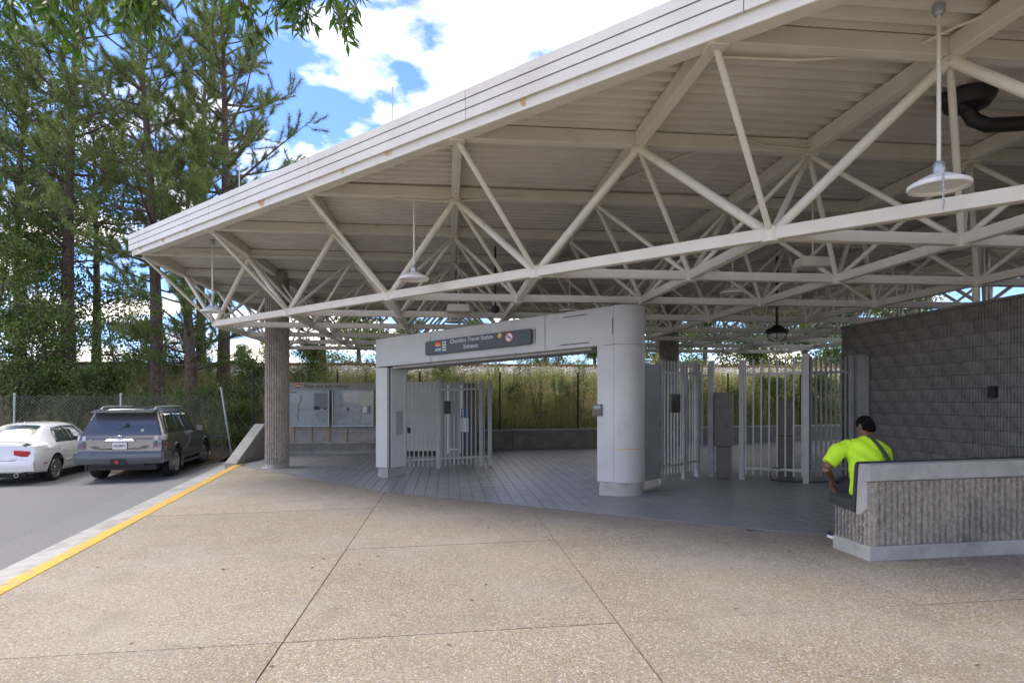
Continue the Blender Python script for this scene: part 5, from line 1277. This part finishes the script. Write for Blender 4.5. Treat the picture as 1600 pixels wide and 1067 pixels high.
# bushes and creepers along the fence and on the bank
WHERE = ['over the roof of the white saloon behind the fence', 'at the fence post above the white saloon', 'at the fence between the two parked cars', 'behind the fence at the left shoulder of the grey vehicle', 'against the vine-wrapped pine trunk', 'behind the roof rails of the grey vehicle', 'beside the leaning fence post', 'just behind the sloping wing wall', 'behind the wing wall under the canopy corner', 'at the far end of the chain link fence', 'behind the map board header',
    'high on the bank above the white saloon', 'high on the bank left of the vine-wrapped pine', 'on the bank between the pine trunks', 'on the bank over the service booth', 'on the bank just right of the open left gate', 'on the bank left of the round pillar', 'on the bank between the grey door and the taller cabinet', 'behind the taller cabinet on the bank', 'behind the shorter cabinet on the bank', 'at the foot of the bank by the block wall end']
Bs1 = broad_proto(1.7, .05, 1.2, 26, 4500, .085, 31, 'leaf_light', .03); Bs2 = broad_proto(1.9, .05, 1.3, 26, 4500, .085, 32, 'leaf', .03)
for k, (px_, d, sc, mt) in enumerate(((25, 21.6, 1.2, 1), (75, 22.2, 1.0, 0), (135, 21.4, 1.1, 1), (185, 22.4, 1.0, 0), (225, 21.4, .8, 1), (285, 21.8, .8, 0), (330, 21.6, .9, 1), (375, 20.9, .9, 0), (395, 22.6, 1.2, 1), (-40, 21.6, 1.3, 0), (480, 24, 1.0, 0), (60, 25.5, 1.5, 1), (215, 25.5, 1.4, 0), (290, 26, 1.2, 1),
                                      (700, 24.5, .7, 0), (805, 23.0, .5, 1), (880, 23.2, .6, 0), (1080, 23, .8, 0), (1150, 22.8, .6, 0), (1220, 22.6, .9, 0), (1290, 22.0, 1.0, 0))):
    p = at(px_, d); w1 = ('light green', 'dark green')[mt]
    plant_tree('bush', (Bs1, Bs2)[mt], p, sc, k * 1.1, '%s leafy bush %s' % (w1, WHERE[k]), 'bush', 'bushes along the fence and bank', ('stem', 'twigs', 'foliage'))
# bare brown vines and twigs in the thicket
vm = MB(); rs = random.Random(9)
for k in range(330):
    x_ = rs.uniform(-24, -5.9); y_ = rs.uniform(20.6, 23.5); z_ = float(bank_z(x_, y_)); p = Vector((x_, y_, z_)); d = Vector((rs.uniform(-1, 1), rs.uniform(-.4, .4), rs.uniform(.3, 1.6))).normalized(); pts = [p]
    for s_ in range(7):
        d = (d + Vector((rs.uniform(-.5, .5), rs.uniform(-.3, .3), rs.uniform(-.5, .25)))).normalized(); pts.append(pts[-1] + d * rs.uniform(.2, .42))
    pts = [Vector((q.x, max(q.y, 20.5), max(q.z, z_))) for q in pts]; vm.tube(pts, [.014 - .0015 * i for i in range(8)], 4)
o = vm.build('vine_tangle', 'twig'); tag(o, 'tangle of bare brown vines behind the chain link fence', 'vines'); o['kind'] = 'stuff'
# weeds and tall grass on the bank
n = 60000; X = rng.uniform(-26, 30, n); Y = 19.75 + (27.0 - 19.75) * rng.uniform(0, 1, n) ** 1.1; Y = np.where(X < -5.6, np.maximum(Y, 21.5 + rng.uniform(0, 2, n)), Y)
den = .5 + .5 * np.sin(X * 1.3 + Y * .7) * np.sin(X * .37 - Y * 1.1); keep = rng.uniform(0, 1, n) < .45 + .55 * den; X, Y = X[keep], Y[keep]; n = len(X)
c = np.stack([X, Y, bank_z(X, Y) - .03], -1); hgt = rng.uniform(.35, 1.2, n) * np.interp(Y, [20, 22.5, 24.5, 27], [1.15, 1.05, .8, .45]) * np.where(rng.uniform(0, 1, n) < .12, 1.8, 1.0); hgt *= np.clip(.85 + .55 * np.sin(X * 1.9 + 1.3 * np.sin(Y * 1.1)) * np.sin(X * .83 + Y * .9), .35, 1.6); lean = rng.normal(size=(n, 2)) * .25
d = unit(np.concatenate([lean, np.ones((n, 1))], 1)); v1, f1 = blades(c, d, hgt, .022)
tip = c + d * hgt[:, None]; k = rng.integers(0, n, 90000); cc = c[k] + d[k] * (hgt[k] * rng.uniform(.15, 1.0, len(k)))[:, None]
v2, f2 = leaves(cc, unit(rng.normal(size=(len(k), 3)) + np.array([[0, 0, .4]])), rng.uniform(.06, .16, len(k)), rng.uniform(.015, .04, len(k)))
o = link('bank_weeds', fast('bank_weeds', v1, f1, 'weed')); tag(o, 'tall green and yellow weeds covering the bank behind the low wall', 'weeds'); o['kind'] = 'stuff'
o = link('weed_leaves', fast('weed_leaves', v2, f2, 'weed'), o); o['kind'] = 'stuff'
k = rng.choice(n, 2600, False); K = 26; cc = np.repeat(tip[k] + np.array([[0, 0, .12]]), K, 0) + rng.normal(size=(2600 * K, 3)) * np.array([[.045, .045, .13]])
v3, f3 = leaves(cc, rdir(len(cc), .8), .05, .014); o = link('seed_heads', fast('seed_heads', v3, f3, 'straw'), bpy.data.objects['bank_weeds']); o['kind'] = 'stuff'
def weed_proto(seed, H, mt_top):
    rs_ = np.random.default_rng(seed); st_ = MB(); lc_, ld_, pc_ = [], [], []
    for k in range(9):
        a = rs_.uniform(0, 6.28); sp_ = rs_.uniform(.05, .38); h_ = H * rs_.uniform(.65, 1.05); p0 = Vector((.12 * math.cos(a), .12 * math.sin(a), 0)); p2 = p0 + Vector((sp_ * math.cos(a), sp_ * math.sin(a), h_)); p1 = p0.lerp(p2, .5) + Vector((0, 0, .1))
        st_.tube([p0, p1, p2], [.008, .006, .003], 4)
        for t in np.linspace(.12, .95, 26): lc_.append(p0.lerp(p1, t * 2) if t < .5 else p1.lerp(p2, t * 2 - 1)); ld_.append(rs_.normal(size=3) + np.array([0, 0, .3]))
        for t in range(70): pc_.append(np.array(p2) + rs_.normal(size=3) * np.array([.05, .05, .13]))
    lf, ff = leaves(np.array(lc_), unit(np.array(ld_)), rs_.uniform(.09, .19, len(lc_)), .032); pv, pf = leaves(np.array(pc_), rdir(len(pc_), .6), .06, .018)
    return st_.mesh('stalks', ['twig']), fast('leaves', lf, ff, 'leaf_light'), fast('plume', pv, pf, mt_top)
W1 = weed_proto(1, 1.75, 'straw'); W2 = weed_proto(2, 1.5, 'leaf_light'); rs = random.Random(12)
for k in range(26):
    x_ = -4.6 + k * .66 + rs.uniform(-.25, .25); y_ = rs.choice((20.1, 20.6, 21.4, 22.6, 24.2)) + rs.uniform(0, .4)
    plant_tree('tall_weed', (W1, W2)[k % 2], (x_, y_, float(bank_z(x_, y_)) - .02), rs.uniform(.75, 1.15), k * 1.7, ('tall weed with a pale feathery seed plume on the bank', 'tall leafy green weed on the bank')[k % 2], 'weed', ('feathery tall weeds on the bank', 'leafy tall weeds on the bank')[k % 2], ('stalks', 'leaves', 'plume'))
# leaf litter by the fence and a few stray leaves on the paving
n = 5000; X = rng.uniform(-22, -5.8, n); Y = rng.uniform(19.9, 23, n); c = np.stack([X, Y, bank_z(X, Y) + .02], -1)
dl = unit(rng.normal(size=(n, 3)) * np.array([[1, 1, .25]])); v, f_ = leaves(c, dl, rng.uniform(.05, .11, n), rng.uniform(.03, .05, n)); o = link('leaf_litter', fast('leaf_litter', v, f_, 'dry_leaf')); tag(o, 'brown leaf litter at the foot of the chain link fence', 'leaves'); o['kind'] = 'stuff'
n = 70; X = rng.uniform(-3.5, 7, n); Y = rng.uniform(2.6, 9, n); c = np.stack([X, Y, G * X + .006], -1); dl = unit(rng.normal(size=(n, 3)) * np.array([[1, 1, .02]])); v, f_ = leaves(c, dl, rng.uniform(.03, .06, n), rng.uniform(.008, .016, n))
o = link('stray_leaves', fast('stray_leaves', v, f_, 'dry_leaf')); tag(o, 'few small dry leaves scattered on the paving', 'leaves'); o['kind'] = 'stuff'

# ---------------------------------------------------------------- oak whose boughs hang into the view
oak = tag(empty('willow_oak', (-6.6, -.4, -.45)), 'oak tree beside the parking lot with narrow leaved twigs hanging overhead', 'tree')
tr = MB(); base = Vector((-6.6, -.4, -.45)); tp = [Vector((0, 0, 0)), Vector((.1, .1, 1.5)), Vector((.0, .2, 3.2)), Vector((.3, .3, 5.0)), Vector((.5, .2, 7.2))]; wood(tr, tp, .30, .10, 12); tr.build('trunk', 'bark', oak, smooth=60)
br = MB(); lc, ld = [], []; rs = random.Random(4)
def W2L(p): return p - base
def twig(p, tipp, nleaf=16):
    """hanging twig from p to tipp with leaves all along"""
    p, tipp = Vector(p), Vector(tipp); mid = p.lerp(tipp, .5) + Vector((rs.uniform(-.05, .05), rs.uniform(-.05, .05), .06)); br.tube([p, mid, tipp], [.005, .004, .002], 4)
    for k in range(nleaf):
        t = rs.uniform(.15, 1); q = p.lerp(mid, t * 2) if t < .5 else mid.lerp(tipp, t * 2 - 1); dd = ((tipp - p).normalized() * .7 + Vector((rs.uniform(-1, 1), rs.uniform(-1, 1), rs.uniform(-.8, .3)))).normalized(); lc.append(q); ld.append(dd)
limb_pts = [Vector((.0, .2, 3.4)), W2L(Vector((-5.3, .9, 4.6))), W2L(Vector((-3.6, 2.4, 4.75))), W2L(Vector((-2.1, 3.5, 4.62))), W2L(Vector((-1.0, 4.1, 4.45)))]; wood(br, limb_pts, .09, .012, 7)
limb2 = [limb_pts[1], W2L(Vector((-4.6, 2.2, 4.7))), W2L(Vector((-3.7, 3.6, 4.55))), W2L(Vector((-3.0, 4.2, 4.4)))]; wood(br, limb2, .05, .010, 6)
# clusters given by picture column, lowest row and depth
for px_, y_, d, nt_ in ((8, 50, 4.2, 5), (40, 45, 4.2, 6), (85, 60, 4.0, 6), (118, 85, 4.1, 4), (70, 30, 4.4, 6), (160, 28, 4.2, 5), (200, 45, 4.0, 7), (235, 60, 4.0, 6), (252, 75, 4.1, 3), (215, 25, 4.3, 6), (375, 35, 4.0, 4), (400, 70, 4.0, 4), (388, 20, 4.2, 4), (425, 45, 4.1, 3), (450, 22, 4.2, 3), (470, 50, 4.1, 4), (482, 54, 4.1, 3), (515, 22, 4.0, 3), (530, 45, 4.0, 4), (543, 78, 4.0, 3), (300, 12, 4.3, 4), (340, 8, 4.3, 4)):
    for k in range(nt_):
        q = W2L(px(px_ + rs.uniform(-12, 12), y_ - rs.uniform(0, 18), d + rs.uniform(-.15, .15))); top = q + Vector((rs.uniform(-.18, .12), rs.uniform(-.1, .1), rs.uniform(.22, .40))); twig(top, q, rs.randint(11, 17))
        a = min((v_ for v_ in limb_pts[2:] + limb2[1:]), key=lambda v_: (v_ - top).length); 
        if k == 0: br.tube([a, a.lerp(top, .6) + Vector((0, 0, .1)), top], [.012, .008, .005], 4)
        else: br.tube([top, top + Vector((rs.uniform(-.1, .1), rs.uniform(-.1, .1), .12))], .004, 4)
# the crown above, out of the picture
for k in range(150):
    q = W2L(Vector((rs.gauss(-6.0, 1.6), rs.gauss(.2, 1.6), rs.gauss(7.2, 1.0)))); a = tp[3 if q.z > 6 else 2]; 
    if k % 3 == 0: br.tube([a, a.lerp(q, .5) + Vector((0, 0, .3)), q], [.03, .02, .006], 5)
    for j in range(4): e_ = q + Vector((rs.uniform(-.5, .5), rs.uniform(-.5, .5), rs.uniform(-.4, .2))); twig(q, e_, 14)
br.build('limbs', 'bark', oak)
lc, ld = np.array(lc), np.array(ld); v, f_ = leaves(lc, ld, rng.uniform(.085, .135, len(lc)), rng.uniform(.020, .032, len(lc))); link('crown', fast('foliage', v, f_, 'oak_leaf'), oak)
